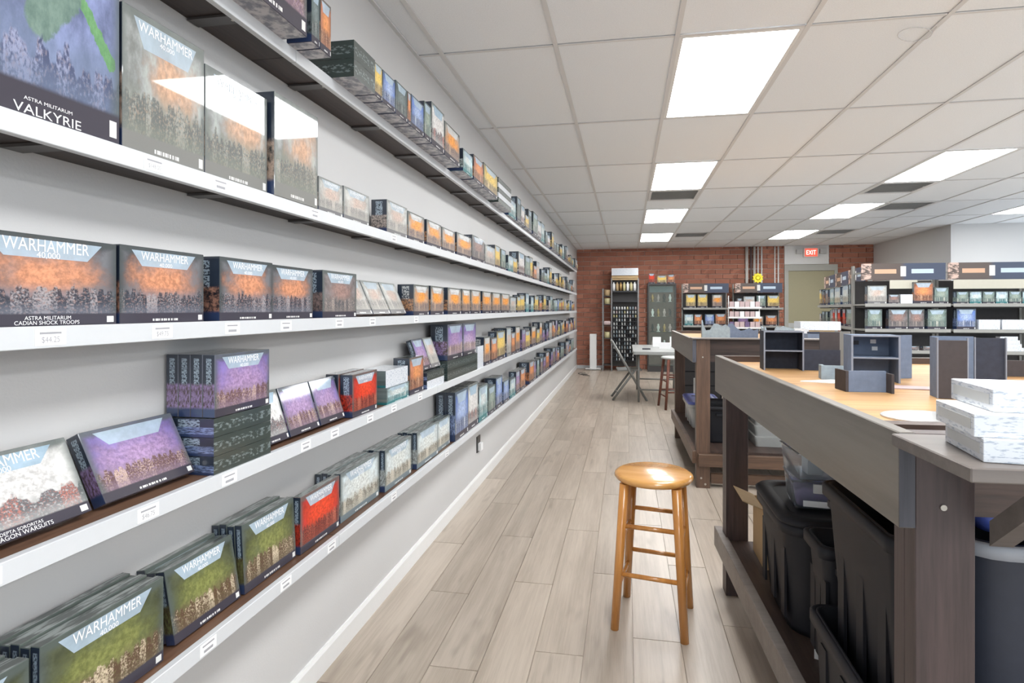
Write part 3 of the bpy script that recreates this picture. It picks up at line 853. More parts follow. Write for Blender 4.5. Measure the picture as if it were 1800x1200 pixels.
game_box('orange box behind the purple leaning boxes, fourth shelf', 'rust', 2.42, 2.60, 4, .172, .08, -.985, group=G(4), logo=False)
flat_box('dark white print box lying flat, lower, under the leaning purple boxes', 2.62, 2.88, ZS[4], .040, -.975, .13, G(4), ('white_print', 'spine_azure', 'box_top', 'box_back'))
flat_box('dark white print box lying flat, upper, under the leaning purple boxes', 2.62, 2.88, ZS[4] + .041, .040, -.975, .13, G(4), ('stack_side', 'spine_azure', 'box_top', 'box_back'))
game_box('purple box leaning on the flat pair, fourth shelf', 'violet', 2.61, 2.76, 4, .165, .028, -1.0, tilt=20, z=ZS[4] + .082, logo=False, group=G(4))
game_box('glossy white faced box leaning on the flat pair, fourth shelf', 'silver', 2.765, 2.90, 4, .165, .028, -1.0, tilt=20, z=ZS[4] + .082, logo=False, group=G(4))
for k in range(2):
    flat_box('dark box lying flat, %s, under the big purple boxes' % ['lower', 'upper'][k], 2.93, 3.55, ZS[4] + k * .056, .055, -.972, .135, G(4))
for k in range(2):
    game_box('big purple box on flat dark boxes, %s' % ['left', 'right'][k], 'violet', 2.95 + k * .30, 3.24 + k * .30, 4, .20, .10, -.978, z=ZS[4] + .112, logo=False, group=G(4))
flat_box('short white box right of the big purple boxes, fourth shelf', 3.57, 3.72, ZS[4], .15, -.975, .1, G(4), ('white_print', 'white_print', 'box_top', 'box_back'))

# ---------------- bottom shelf: boxes filed several deep
def file_stack(y0, y1, h, n, d, theme, desc, tilt=0, xf=-1.0, logo=True, seed=None, title=None, jit=0):
    sd = rnd.random() if seed is None else seed
    for k in range(n):
        lb = desc + ', ' + ['front of the file', 'second in the file', 'third in the file', 'fourth in the file', 'rear of the file'][k if k < n - 1 or k == 0 else 4]
        j = rnd.uniform(-jit, jit) if k else 0
        step = (d + .0006) / math.cos(R(tilt))
        game_box(lb, theme, y0 + j, y1 + j, 5, h - (.004 if k % 2 else 0), d, xf - k * step, tilt=tilt, logo=logo and k == 0, group=G(5), seed=sd)
file_stack(.50, .785, .178, 4, .024, 'moss', 'green picture box at the left edge of bottom shelf', 0, -1.0, seed=.11)
file_stack(.80, 1.062, .185, 5, .0205, 'moss', 'green picture box with big white title, bottom shelf near end', 0, -1.0, seed=.22)
file_stack(1.105, 1.325, .168, 3, .0245, 'moss', 'leaning green box with white clad figures, bottom shelf', 10, -1.012, seed=.83)
file_stack(1.338, 1.575, .186, 4, .0225, 'moss', 'olive box right of the leaning ones, bottom shelf', 3, -1.012, seed=.45)
game_box('bright red box, only one on the bottom shelf', 'crimson', 1.585, 1.825, 5, .180, .028, -1.005, group=G(5), seed=.7)
file_stack(1.84, 2.155, .178, 4, .0245, 'snow', 'snowy grey box right of the red one, bottom shelf', 0, -1.01, seed=.2)
file_stack(2.185, 2.475, .176, 4, .0245, 'snow', 'snowy grey box, second group right of red one, bottom shelf', 0, -.998, seed=.3)
file_stack(2.525, 2.83, .176, 4, .0245, 'snow', 'snowy blue edged box, third group, bottom shelf', 0, -.99, seed=.5, logo=False)
file_stack(2.845, 3.06, .165, 3, .0245, 'snow', 'smaller snowy box left of the tall blue boxes, bottom shelf', 0, -1.0, seed=.6, logo=False)
for k in range(2):
    game_box('tall blue and white box, %s of the pair on bottom shelf' % ['front', 'rear'][k], 'azure', 3.09, 3.36, 5, .285, .058, -.978 - k * .0585, logo=False, group=G(5), seed=.4)
for k, (th, a, b, h) in enumerate([('pale', 3.38, 3.62, .285), ('teal', 3.64, 3.88, .24), ('mint', 3.90, 4.12, .20), ('azure', 4.14, 4.36, .24), ('azure', 4.40, 4.62, .18), ('teal', 4.66, 4.9, .16)]):
    game_box(['pale box right of the tall blue pair on the bottom shelf', 'white and teal box, second past the tall blue pair', 'grey green box, third past the tall blue pair', 'blue box, fourth past the tall blue pair', 'blue box, fifth past the tall blue pair', 'white and teal box, sixth past the tall blue pair'][k], th, a, b, 5, h, .09, -.985, logo=False, group=G(5))

# ---------------- distant boxes along every shelf
cl = {'amber': 'orange', 'gold': 'golden', 'night': 'dark grey', 'teal': 'white and teal', 'mint': 'grey green', 'silver': 'silvery', 'violet': 'purple', 'rust': 'rust orange', 'pale': 'pale grey', 'azure': 'blue', 'snow': 'snowy white', 'dusk': 'dull brown', 'crimson': 'red'}
_cnt = {}
ORD = ['', 'second ', 'third ', 'fourth ', 'fifth ', 'sixth ', 'seventh ', 'eighth ', 'ninth ', 'tenth ']
def run(s, y, ths, hlo, hhi, xf, y1=10.9):
    k = 0
    while y < y1 - .2:
        w = rnd.choice((.18, .2, .22, .26, .3)); th = ths[k % len(ths)] if rnd.random() < .7 else rnd.choice(ths)
        if y + w > y1: break
        h = rnd.uniform(hlo, hhi)
        zone = 'halfway along' if y < 6.5 else ('far along' if y < 8.7 else 'at far end of')
        ck = (th, s, zone); _cnt[ck] = _cnt.get(ck, 0) + 1
        lb = (ORD[_cnt[ck] - 1] or 'first ') + cl[th] + ' small box ' + zone + ' the ' + nm[s] + ' wall shelf'
        game_box(lb, th, y, y + w, s, h, rnd.choice((.07, .09, .11)), xf + rnd.uniform(-.012, .004), logo=False, group=cl[th] + ' boxes ' + zone + ' the ' + nm[s] + ' shelf')
        y += w + (rnd.uniform(.004, .03) if rnd.random() < .8 else rnd.uniform(.08, .2)); k += 1
run(1, 4.40, ['teal', 'night', 'pale', 'gold', 'night', 'mint', 'gold'], .10, .24, -.93)
run(2, 3.80, ['silver', 'night', 'mint', 'teal', 'gold', 'pale', 'mint', 'gold', 'rust'], .13, .24, -.975)
run(3, 4.64, ['silver', 'night', 'mint', 'teal', 'azure', 'gold', 'rust', 'gold'], .13, .21, -.975)
run(4, 3.76, ['amber', 'rust', 'violet', 'silver', 'rust', 'amber', 'violet', 'gold', 'night', 'gold'], .14, .25, -.975)
run(5, 4.95, ['violet', 'violet', 'rust', 'violet', 'mint', 'dusk', 'violet', 'rust', 'mint'], .15, .24, -.98)

# ================================================================== GAMING TABLES
def gaming_table(label, loc, rot, leg_m, rail_m, ledge=False, L=1.74, W=1.22):
    t = thing('gaming_table', label, 'table', (*loc, 0), (0, 0, R(rot)))
    zt, zb = 1.12, .944
    MB().box(0, .028, 0, L, zb, zt).build('side_apron', 'apron_glare_wood', t, bevel=.002)
    MB().box(W - .028, W, 0, L, zb, zt).build('side_apron', 'apron_glare_wood', t, bevel=.002)
    MB().box(.0005, .0275, -.0016, -.0002, zb + .002, zt - .002).build('board_end', 'end_wood', t)
    MB().box(.0285, W - .0285, L - .038, L, zb, zt - .001).build('end_apron', 'dark_wood_x', t)
    MB().box(.0285, W - .0285, .078, .116, zb, zt - .001).build('end_apron', 'dark_wood_x', t)
    MB().box(.0285, W - .0285, .117, L - .0385, 1.075, 1.092).build('play_surface', 'table_top', t)
    for (lx, ly) in ((.0285, 0), (W - .129, 0), (.0285, L - .115), (W - .129, L - .115)):
        lg = MB()
        lg.box(lx, lx + .10, ly, ly + .0375, 0, zt - .002 if ly == 0 else zb - .001)
        lg.box(lx, lx + .10, ly + .0385, ly + .076, 0, zb - .001)
        l = lg.build('leg', leg_m, t, bevel=.0015)
        if ly == 0:
            for (sx, sz) in ((.035, .075), (.065, .03)):
                MB().tube((lx + sx, -.003, sz), (lx + sx, .001, sz), .008, seg=10).build('bolt', 'screw', l)
    MB().tube((.075, -.003, .985), (.075, .001, .985), .0055, seg=10).build('bolt', 'screw', t)
    # lower deck
    MB().box(0, .0375, .01, L + .02, .182, .276).build('lower_rail', 'grey_wood' if ledge else 'brown_rail', t, bevel=.002)
    MB().box(W - .0375, W, .01, L + .02, .182, .276).build('lower_rail', 'dark_wood', t, bevel=.002)
    MB().box(.0385, W - .0385, -.0385, -.0005, .17, .262).build('lower_rail', rail_m, t, bevel=.002)
    MB().box(.0385, W - .0385, .077, L - .117, .244, .262).build('lower_deck', 'dark_wood', t)
    MB().box(.1395, W - .14, .03, .068, .03, .1).build('foot_rail', rail_m, t)
    if ledge:
        MB().box(-.014, W, -.226, -.0025, 1.096, 1.118).build('drink_ledge', 'grey_wood', t, bevel=.002)
        for bx in (.15, .95):
            MB().prism([(-.195, 1.095), (-.15, 1.095), (-.0025, .965), (-.0025, .92)], bx, bx + .038, axis='x').build('ledge_brace', 'grey_wood', t)
    else:
        MB().box(-.004, W + .004, -.025, .114, 1.1205, 1.128).build('top_strip', 'grey_wood', t)
    return t
t1 = gaming_table('large dark wood gaming table in the right foreground with tan top', (.493, 1.112), 2.1, 'dark_wood_z', 'dark_wood_x', True, L=1.715)
t2 = gaming_table('dark wood gaming table standing behind the foreground one', (.494, 4.315), .6, 'brown_leg', 'brown_rail')
TZ = 1.0925      # play surface height

# ---- terrain pieces on the near table
def panel_box(t, x0, x1, y0, y1, z0, z1, m, name='wall_panel', edge=True):
    o = MB().box(x0, x1, y0, y1, z0, z1).build(name, m, t)
    return o
def ruin(label, loc, rot, w, d, h, levels, m, m2, name='terrain_ruin'):
    """open fronted box ruin: back, two sides, floors"""
    t = thing(name, label, 'terrain piece', loc, (0, 0, R(rot)), group='grey terrain pieces on the near table')
    k = .006
    panel_box(t, 0, w, d - k, d, 0, h, m, 'back_panel')
    panel_box(t, 0, k, 0, d - k - .0003, 0, h, m2, 'side_panel')
    panel_box(t, w - k, w, 0, d - k - .0003, 0, h, m2, 'side_panel')
    for z in levels:
        panel_box(t, k + .0003, w - k - .0003, .001, d - k - .0003, z, z + .005, m2, 'floor_panel')
    for (a, b, z0, z1) in ((0, k, 0, h), (w - k, w, 0, h)):
        panel_box(t, a, b, -.0012, -.0002, z0, z1, 'terrain_edge', 'pale_edge')
    for z in levels:
        panel_box(t, k, w - k, -.0012, .0008, z, z + .005, 'terrain_edge', 'pale_edge')
    return t
a = ruin('two level dark open ruin with low wing, left on near table', (.565, 2.43, TZ), -3, .155, .09, .162, (.078, .157), 'terrain_dark', 'terrain_dark')
panel_box(a, .156, .30, .03, .036, 0, .085, 'terrain_dark', 'wing_wall'); panel_box(a, .225, .300, .04, .046, 0, .158, 'terrain_brown', 'wing_wall')
d = ruin('blue open ruin box with torn window holes on near table', (.772, 2.08, TZ), -6, .15, .10, .163, (.082, .158), 'terrain_blue', 'terrain_blue')
for k, (x, z) in enumerate(((.03, .125), (.085, .13), (.09, .105))):
    panel_box(d, x, x + .018, .0925, .0938, z, z + .014, 'card_white' if k else 'ink', 'window_hole')
t = thing('terrain_wall', 'pale blue grey upright wall panel right of the blue ruin', 'terrain piece', (.955, 2.20, TZ), (0, 0, R(22)), group='grey terrain pieces on the near table')
panel_box(t, 0, .085, 0, .008, 0, .158, 'terrain_blue'); panel_box(t, 0, .085, .0085, .05, 0, .006, 'terrain_dark', 'base')
t = thing('terrain_wall', 'tall grey panel behind the dark two level ruin', 'terrain piece', (.845, 2.60, TZ), (0, 0, R(-4)), group='grey terrain pieces on the near table')
panel_box(t, 0, .065, 0, .008, 0, .152, 'terrain_brown'); panel_box(t, .0655, .120, .02, .028, 0, .155, 'chair_grey'); panel_box(t, 0, .12, .0285, .05, 0, .006, 'terrain_dark', 'base')
t = thing('terrain_block', 'low pale blue wall block behind the low angled wall', 'terrain piece', (.694, 2.14, TZ), (0, 0, R(-8)), group='grey terrain pieces on the near table')
panel_box(t, 0, .072, 0, .012, 0, .05, 'terrain_teal'); panel_box(t, .0, .012, .0125, .05, 0, .05, 'terrain_teal')
t = thing('terrain_wall', 'low angled grey blue wall nearest the table edge', 'terrain piece', (.672, 1.83, TZ), (0, 0, R(4)), group='grey terrain pieces on the near table')
panel_box(t, 0, .108, 0, .008, 0, .064, 'terrain_blue'); panel_box(t, -.0085, -.0005, 0, .075, 0, .064, 'terrain_brown'); panel_box(t, .1085, .1165, -.03, .006, 0, .058, 'terrain_brown')
t = thing('terrain_tower', 'tall brown and navy door panels standing behind the white boxes', 'terrain piece', (.872, 1.735, TZ), (0, 0, R(-9)), group='grey terrain pieces on the near table')
panel_box(t, 0, .068, 0, .006, 0, .165, 'terrain_brown', 'door_panel'); panel_box(t, .0, .006, .0065, .06, 0, .172, 'terrain_blue', 'side_panel')
panel_box(t, .0, .105, .061, .068, 0, .174, 'terrain_blue', 'back_panel'); panel_box(t, .112, .180, .066, .074, 0, .170, 'terrain_dark', 'door_panel')
for (x, w) in ((-.003, .003), (.0685, .003), (.107, .003), (.1805, .003)):
    panel_box(t, x, x + w, .0 if x < .08 else .06, .007 if x < .08 else .068, 0, .172, 'terrain_edge', 'pale_edge')
t = thing('terrain_wall', 'long low dark wall at the right end of near table', 'terrain piece', (1.30, 2.35, TZ), (0, 0, R(0)), group='grey terrain pieces on the near table')
panel_box(t, 0, .25, 0, .012, 0, .06, 'terrain_brown'); panel_box(t, 0, .012, .0125, .08, 0, .06, 'terrain_dark')
# papers and metal on the near table
o = MB().prism([(.60, 2.06), (.70, 2.02), (.82, 2.07), (.72, 2.12)], TZ, TZ + .003).build('paper_sheet', 'card_white'); tag(o, 'white sheet of card lying beside low terrain blocks', 'paper')
o = MB().prism([(.80, 1.93), (.98, 1.90), (1.02, 1.96), (.86, 2.0)], TZ, TZ + .003).build('paper_sheet', 'pink_card'); tag(o, 'tan card sheet lying in front of the blue ruin', 'paper')
mb = MB(); mb.loft([[(.70 + .105 * math.cos(a), 1.42 + .085 * math.sin(a), z) for a in [2 * math.pi * i / 28 for i in range(28)]] for z in (TZ, TZ + .003)], smooth=False)
tag(mb.build('metal_disc', 'silver_sheet'), 'thin silvery oval sheet lying on the tan tabletop', 'metal sheet')
fr = thing('wire_stencil', 'small dark wire outline at near edge of tabletop', 'stencil', (.60, 1.225, TZ))
for p in (((0, 0), (.02, .045)), ((.02, .045), (.16, .04)), ((.16, .04), (.15, -.005)), ((.15, -.005), (0, 0))):
    MB().tube((p[0][0], p[0][1], .004), (p[1][0], p[1][1], .004), .0035, seg=8).build('rod', 'brass' if p[0][0] < .1 else 'black_metal', fr)
# stacked white cartons on the ledge
LZ = 1.1185
for k, (x, y, lb) in enumerate([(.522, .919, 'white printed carton, bottom of three on the table ledge'), (.514, .927, 'white printed carton, middle of three on the table ledge'), (.548, .942, 'white printed carton, top of three on the table ledge')]):
    t = MB().box(0, .21, 0, .138, 0, .0345).build('white_carton', ['white_print'], None, (x, y, LZ + k * .0353), (0, 0, R(-8 + k)), bevel=.0008)
    tag(t, lb, 'carton', 'white cartons on the ledge')
    MB().box(.002, .208, .002, .136, .0346, .035).build('lid_flap', 'card_white', t)
    MB().box(-.0006, -.0001, .01, .128, .010, .026).build('side_print', 'clear_grey', t)

# ---- storage under the tables
def tote(label, x0, x1, y0, y1, z0, h, m, rim_m, lid=False, wall=.006, taper=.03, name='storage_tote', group=None):
    t = thing(name, label, 'storage bin', ((x0 + x1) / 2, (y0 + y1) / 2, z0), group=group)
    hx, hy = (x1 - x0) / 2 - .012, (y1 - y0) / 2 - .012
    r = min(hx, hy) * .38
    ro = [rrect(hx - taper * (1 - f), hy - taper * (1 - f), r, h * f) for f in (0, .06, .3, .85, .97, 1)]
    ri = [rrect(hx - taper * (1 - f) - wall, hy - taper * (1 - f) - wall, r, max(h * f, .008)) for f in (1, .85, .3, .05)]
    MB().loft(ro + ri, cap0=True, cap1=True).build('bin_body', m, t)
    MB().loft([rrect(hx + .001, hy + .001, r, h - .035), rrect(hx + .012, hy + .012, r, h - .032), rrect(hx + .012, hy + .012, r, h - .004), rrect(hx + .006, hy + .006, r, h + .001), rrect(hx + .001, hy + .001, r, h - .001)], cap0=False, cap1=False).build('rim', rim_m, t)
    for s in (-1, 1):
        MB().box(-.06, .06, -.012, .012, 0, .018).build('handle', rim_m, t, (0, s * (hy + .004), h - .075))
    for k in (-.6, 0, .6):
        MB().box(-.004, .004, -.02, .02, 0, h * .62).build('rib', m, t, (-hx + taper * .5 - .002, k * hy, h * .12))
    if lid:
        MB().loft([rrect(hx + .014, hy + .014, r, h + .0015), rrect(hx + .016, hy + .016, r, h + .012), rrect(hx + .008, hy + .008, r, h + .022), rrect(hx - .03, hy - .03, r * .8, h + .024), rrect(hx - .04, hy - .04, r * .7, h + .016)], cap0=True, cap1=True).build('lid', 'black_plastic' if lid is True else lid, t)
        MB().box(-.035, .035, -.008, .008, 0, .004).build('lid_slot', 'ink', t, (-hx * .3, hy * .55, h + .0165))
    return t
DK = .2628
tote('lidded black storage bin with clear boxes on it under near table', .505, .955, 1.90, 2.36, DK, .375, 'black_plastic', 'black_plastic', True)
tote('open black bin nested on lower bin, nearest under table', .530, .695, 1.235, 1.65, DK + .095, .515, 'black_plastic', 'black_plastic', taper=.035)
tote('open black bin lowest and nearest under the near table', .505, .712, 1.205, 1.68, DK, .25, 'black_plastic', 'black_plastic', taper=.01)
tote('slim open black bin between the lidded bin and nested bins', .545, .752, 1.685, 1.865, DK, .40, 'black_plastic', 'black_plastic')
g = tote('slate blue bin with pale grey rim behind the near table leg', .765, 1.25, 1.40, 1.86, DK, .548, 'tote_grey', 'rim_grey')
tr = MB(); tr.loft([rrect(.16, .15, .03, 0), rrect(.18, .17, .03, .05), rrect(.172, .162, .03, .05), rrect(.155, .145, .03, .006)])
tag(tr.build('blue_tray', 'blue_plastic', None, (1.005, 1.63, DK + .5495)), 'shallow dark blue tray on the slate bin under table', 'tray')
# cardboard box with open flaps
t = thing('cardboard_box', 'open cardboard box with raised flaps behind far table leg', 'cardboard box', (.565, 2.425, DK))
mb = MB(); W_, D_, H_ = .26, .20, .245
mb.box(0, W_, 0, .004, 0, H_).box(0, W_, D_ - .004, D_, 0, H_).box(0, .004, .004, D_ - .004, 0, H_).box(W_ - .004, W_, .004, D_ - .004, 0, H_).box(.004, W_ - .004, .004, D_ - .004, 0, .004)
mb.build('box_body', 'card_brown', t)
for (p) in ([(-.085, 0, H_ + .035), (0, 0, H_ + .0005), (0, D_, H_ + .0005), (-.085, D_, H_ + .035)], [(W_, 0, H_ + .0005), (W_ + .07, 0, H_ + .05), (W_ + .07, D_, H_ + .05), (W_, D_, H_ + .0005)], [(0.01, -.03, H_ + .06), (W_ - .01, -.03, H_ + .06), (W_ - .01, -.0005, H_ + .0008), (.01, -.0005, H_ + .0008)]):
    MB().hexa([tuple(q) for q in p] + [(q[0], q[1], q[2] + .004) for q in p]).build('flap', 'card_brown', t)
# clear containers on the lidded bin
for k in range(2):
    t = thing('clear_container', ['clear plastic box of purple bits with white label on bin', 'empty clear plastic box stacked on the purple filled one'][k], 'container', (.655, 2.10, DK + .4005 + k * .098), (0, 0, R(-6 + 10 * k)))
    o_ = [rrect(.075 + .008 * f, .085 + .008 * f, .015, .092 * f) for f in (0, .9, 1)]
    i_ = [rrect(.072 + .008 * f, .082 + .008 * f, .014, max(.004, .092 * f)) for f in (1, .9, .04)]
    MB().loft(o_ + i_).build('tub', 'clear', t)
    MB().loft([rrect(.086, .096, .016, .0925), rrect(.088, .098, .016, .095), rrect(.08, .09, .016, .0975)]).build('lid', 'clear', t)
    for s in (-1, 1):
        MB().box(-.02, .02, -.004, .004, -.03, .0).build('latch', 'clear_grey', t, (0, s * .1005, .09))
    if k == 0:
        MB().loft([rrect(.066, .076, .012, .0055), rrect(.070, .08, .012, .06), rrect(.05, .06, .012, .068)]).build('contents', 'purple_bits', t)
        MB().box(-.05, .06, -.0885, -.0878, .01, .03).build('paper_label', 'card_white', t, (0, -.004, 0))
    else:
        MB().box(-.03, .02, -.03, .03, .005, .06).build('contents', 'clear_grey', t)
o = MB().prism([(.575, 1.835), (.60, 1.825), (.612, 1.845), (.59, 1.852)], DK, DK + .04).build('white_scrap', 'card_white'); tag(o, 'small white scrap on the lower deck by bins', 'paper')
# under the second table
tote('white tote with blue lid under the second table', .555, .86, 5.15, 5.72, DK, .22, 'clear_grey', 'clear_grey', 'lid_blue')
tote('black open tote in shade under the second table', .60, .95, 4.62, 5.06, DK, .30, 'black_plastic', 'black_plastic')
for k in range(4):
    tag(MB().loft([rrect(.15, .19, .02, 0), rrect(.165, .205, .02, .075), rrect(.165, .205, .02, .083)], smooth=False).build('grey_tray', 'table_grey', None, (1.16, 4.78, DK + .0008 + k * .0838)), 'grey tray, %s of four stacked under second table' % ['bottom', 'second', 'third', 'top'][k], 'tray', 'grey trays under second table')
tote('blue storage tote at the right under the second table', 1.36, 1.66, 4.62, 5.15, DK, .36, 'blue_plastic', 'blue_plastic')
ch = thing('drawer_unit', 'black drawer cabinet standing beyond the second table', 'drawers', (.62, 6.35, 0))
MB().box(0, .42, 0, .4, 0, .82).build('carcass', 'black_plastic', ch)
for k in range(5):
    dw = MB().box(.02, .40, -.012, -.0005, .04 + k * .155, .185 + k * .155).build('drawer', 'gondola_dark', ch)
    MB().box(.15, .27, -.022, -.0125, .15 + k * .155, .165 + k * .155).build('handle', 'grey_metal', dw)
MB().box(-.01, .43, -.02, .41, .8205, .84).build('top', 'steel_light', ch)
pc = MB().tube((.70, 5.84, DK), (.70, 5.84, DK + .38), .022, seg=14).build('white_tube', 'card_white'); tag(pc, 'white cardboard tube standing under the second table', 'tube')

# ---- terrain on the second table
for k, (x, y, w, h, m, lb) in enumerate([(.62, 4.75, .22, .17, 'terrain_teal', 'leftmost ragged grey ruin on the second table'), (.86, 4.95, .25, .14, 'terrain_blue', 'middle ragged grey ruin on the second table'), (1.14, 4.70, .20, .12, 'terrain_teal', 'low right ragged grey ruin on the second table')]):
    t = thing('terrain_ruin', lb, 'terrain piece', (x, y, TZ), (0, 0, R(-5 + 8 * k)), group='ruins on second table')
    rr = random.Random(k + 3)
    pts = [(0, 0), (w, 0)] + [(w * (1 - i / 7), h * rr.uniform(.45, 1)) for i in range(8)]
    MB().prism(pts, 0, .012, m and 0, axis='y').build('ruin_wall', m, t)
    pts = [(.0125, 0), (.16, 0)] + [(.16 - .1475 * i / 5, h * rr.uniform(.4, .95)) for i in range(6)]
    MB().prism(pts, 0, .012, axis='x').build('ruin_wall', m, t)
    MB().box(-.02, w + .02, -.02, -.001, 0, .006).build('base', 'terrain_dark', t)
t = thing('terrain_block', 'long low blue grey block on the second table right side', 'terrain piece', (1.40, 4.62, TZ), group='ruins on second table')
MB().box(0, .24, 0, .10, 0, .06).build('block', 'terrain_blue', t); MB().box(.02, .22, .02, .08, .0605, .075).build('roof', 'terrain_dark', t)
t = MB().box(0, .25, 0, .16, 0, .075).build('white_carton', 'white_print', None, (1.38, 5.35, TZ)); tag(t, 'white printed carton lying on the second table far side', 'carton')

# ================================================================== STOOLS
def stool(label, loc, rot, h, base, top_r, leg_m, seat_m, leg_r=.019, rung=((.23, .43), (.17, .37))):
    t = thing('bar_stool', label, 'stool', (*loc, 0), (0, 0, R(rot)))
    MB().lathe([(.01, h - .032), (top_r - .03, h - .032), (top_r - .008, h - .028), (top_r, h - .016), (top_r - .004, h - .006), (top_r - .018, h), (.01, h + .0005)], 36).build('seat', seat_m, t)
    hb, ht = base / 2, top_r * .62
    C4 = ((-1, -1), (1, -1), (1, 1), (-1, 1))
    pos = lambda q, z: Vector((q[0] * (hb + (ht - hb) * z / h), q[1] * (hb + (ht - hb) * z / h), z))
    for q in C4:
        MB().tube(pos(q, 0), pos(q, h - .033), leg_r * .92, leg_r * 1.1, 12).build('leg', leg_m, t)
    for i in range(4):
        a, b = C4[i], C4[(i + 1) % 4]
        for z in rung[i % 2]:
            p, q = pos(a, z), pos(b, z); dd = (q - p).normalized() * leg_r * .7
            MB().tube(p + dd, q - dd, .0095, seg=10).build('rung', leg_m, t)
    return t
stool('honey oak round seat stool standing alone in the aisle', (.118, 2.467), -10.2, .638, .285, .17, 'oak', 'oak_seat')
stool('dark red wood stool with pale seat by the folding table', (.66, 7.78), 12, .70, .36, .19, 'red_wood', 'clear_grey')

# ================================================================== FAR CORNER: folding table, chair, racks
ft = thing('folding_table', 'grey folding table near the brick wall', 'table', (.10, 8.0, 0))
MB().loft([rrect(.38, .80, .03, .70, cx=.38, cy=.80), rrect(.38, .80, .03, .742, cx=.38, cy=.80)], smooth=False).build('tabletop', 'table_grey', ft)
for y in (.16, 1.44):
    for x in (.08, .68):
        MB().tube((x, y, 0), (x, y, .6995), .015, seg=8).build('leg', 'chair_grey', ft)
    MB().tube((.095, y, .18), (.665, y, .18), .011, seg=8).build('crossbar', 'chair_grey', ft)
for k, (x, y, w, d, h, rz, lb) in enumerate([(.42, 9.05, .13, .012, .16, 0, 'white folded card standing left on the folding table'), (.70, 9.20, .13, .012, .16, 8, 'white folded card standing right on the folding table'), (.50, 8.65, .17, .10, .09, -4, 'low white carton on the folding table')]):
    t = MB().box(0, w, 0, d, 0, h).build('white_card' if h > .1 else 'white_carton', 'card_white', None, (x, y, .7428), (0, 0, R(rz))); tag(t, lb, 'card' if h > .1 else 'carton')
o = MB().loft([rrect(.06, .03, .01, 0), rrect(.06, .03, .01, .02)]).build('dark_gadget', 'ink', None, (.30, 8.45, .7428)); tag(o, 'small dark object lying on the folding table', 'gadget')

fc = thing('folding_chair', 'grey metal folding chair pulled up to folding table', 'chair', (-.02, 8.45, 0), (0, 0, R(4)))
for s in (-.20, .20):
    MB().tube((-.20, s, .88), (.31, s, .0), .017, seg=8).build('front_leg', 'chair_grey', fc)
    MB().tube((.13, s * .93, .44), (-.19, s * .93, .0), .017, seg=8).build('rear_leg', 'chair_grey', fc)
MB().hexa([(-.12, -.185, .43), (.24, -.185, .44), (.24, .185, .44), (-.12, .185, .43), (-.12, -.185, .455), (.24, -.185, .465), (.24, .185, .465), (-.12, .185, .455)]).build('seat', 'chair_grey', fc, bevel=.006)
MB().hexa([(-.085, -.185, .66), (-.07, -.185, .66), (-.07, .185, .66), (-.085, .185, .66), (-.205, -.185, .87), (-.19, -.185, .87), (-.19, .185, .87), (-.205, .185, .87)]).build('backrest', 'table_grey', fc)
MB().tube((.24, -.19, .12), (.24, .19, .12), .009, seg=8).build('crossbar', 'chair_grey', fc)
MB().tube((-.12, -.18, .10), (-.12, .18, .10), .009, seg=8).build('crossbar', 'chair_grey', fc)

# white post by the bricks and loose cable
ps = thing('white_post', 'slim white post on a flat base against the brick wall', 'post', (-.72, 12.35, 0))
MB().box(-.075, .075, -.05, .05, 0, .80).build('post', 'white_paint', ps, bevel=.004)
MB().box(-.17, .17, -.10, .10, 0.0, .02).build('base', 'white_paint', ps) 
ps.children[0].location = (0, 0, .0205)
cb = MB(); prev = None
for k in range(40):
    a = k * .42; p = (-.93 + .09 * math.cos(a) + .004 * k, 11.6 + .10 * math.sin(a * .9) - .012 * k, .007 + .002 * (k % 3))
    if prev: cb.tube(prev, p, .006, seg=6)
    prev = p
tag(cb.build('loose_cable', 'cable'), 'tangle of cable on the floor in the far left corner', 'cable')

# ---- paint rack
pr_ = thing('paint_rack', 'tall black rack full of small paint pots by brick wall', 'rack', (-.50, 12.15, 0))
for x in (0, .19, .76):
    for y in (0, .33):
        MB().box(x - .012, x + .012, y - .012, y + .012, 0, 1.80 if x < .1 else 2.02).build('upright', 'grey_metal', pr_)
for z in (.12, .70, .99, 1.44, 1.62):
    MB().box(.0125, .1775, -.012, .34, z, z + .018).build('shelf', 'gondola_dark', pr_)
rows = [.22 + .085 * k for k in range(14)]
for z in rows:
    MB().box(.2025, .7475, -.012, .12, z, z + .012).build('pot_step', 'black_metal', pr_)
for z in (1.50, 1.715, 1.98):
    MB().box(.2025, .7475, -.012, .34, z, z + .03).build('shelf', 'black_metal' if z < 1.9 else 'card_brown', pr_)
MB().box(.2025, .7475, .13, .14, .1, 1.98).build('back_panel', 'gondola_dark', pr_)
hd = MB().box(.19, .76, -.014, .02, 2.08, 2.235).build('header_sign', 'white_print', pr_)
MB().box(.19, .76, .0205, .34, 2.0205, 2.235).build('top_box', 'card_brown', pr_)
pot = MB().lathe([(.010, 0), (.016, .002), (.016, .045), (.012, .05), (.012, .062)], 8).mesh('paint_pot')
pcs = ['card_white', 'clear_grey', 'terrain_teal', 'gold', 'black_metal', 'clear_grey', 'pale_yellow', 'pink_card']
pm = {}
for c_ in set(pcs) - {'gold'}:
    m2 = pot.copy(); m2.materials.append(M[c_]); pm[c_] = m2
wn = {'card_white': 'white', 'clear_grey': 'pale grey', 'terrain_teal': 'teal grey', 'black_metal': 'black', 'pale_yellow': 'pale yellow', 'pink_card': 'pinkish'}
on = ['lowest', 'second', 'third', 'fourth', 'fifth', 'sixth', 'seventh', 'eighth', 'ninth', 'tenth', 'eleventh', 'twelfth', 'thirteenth', 'top']
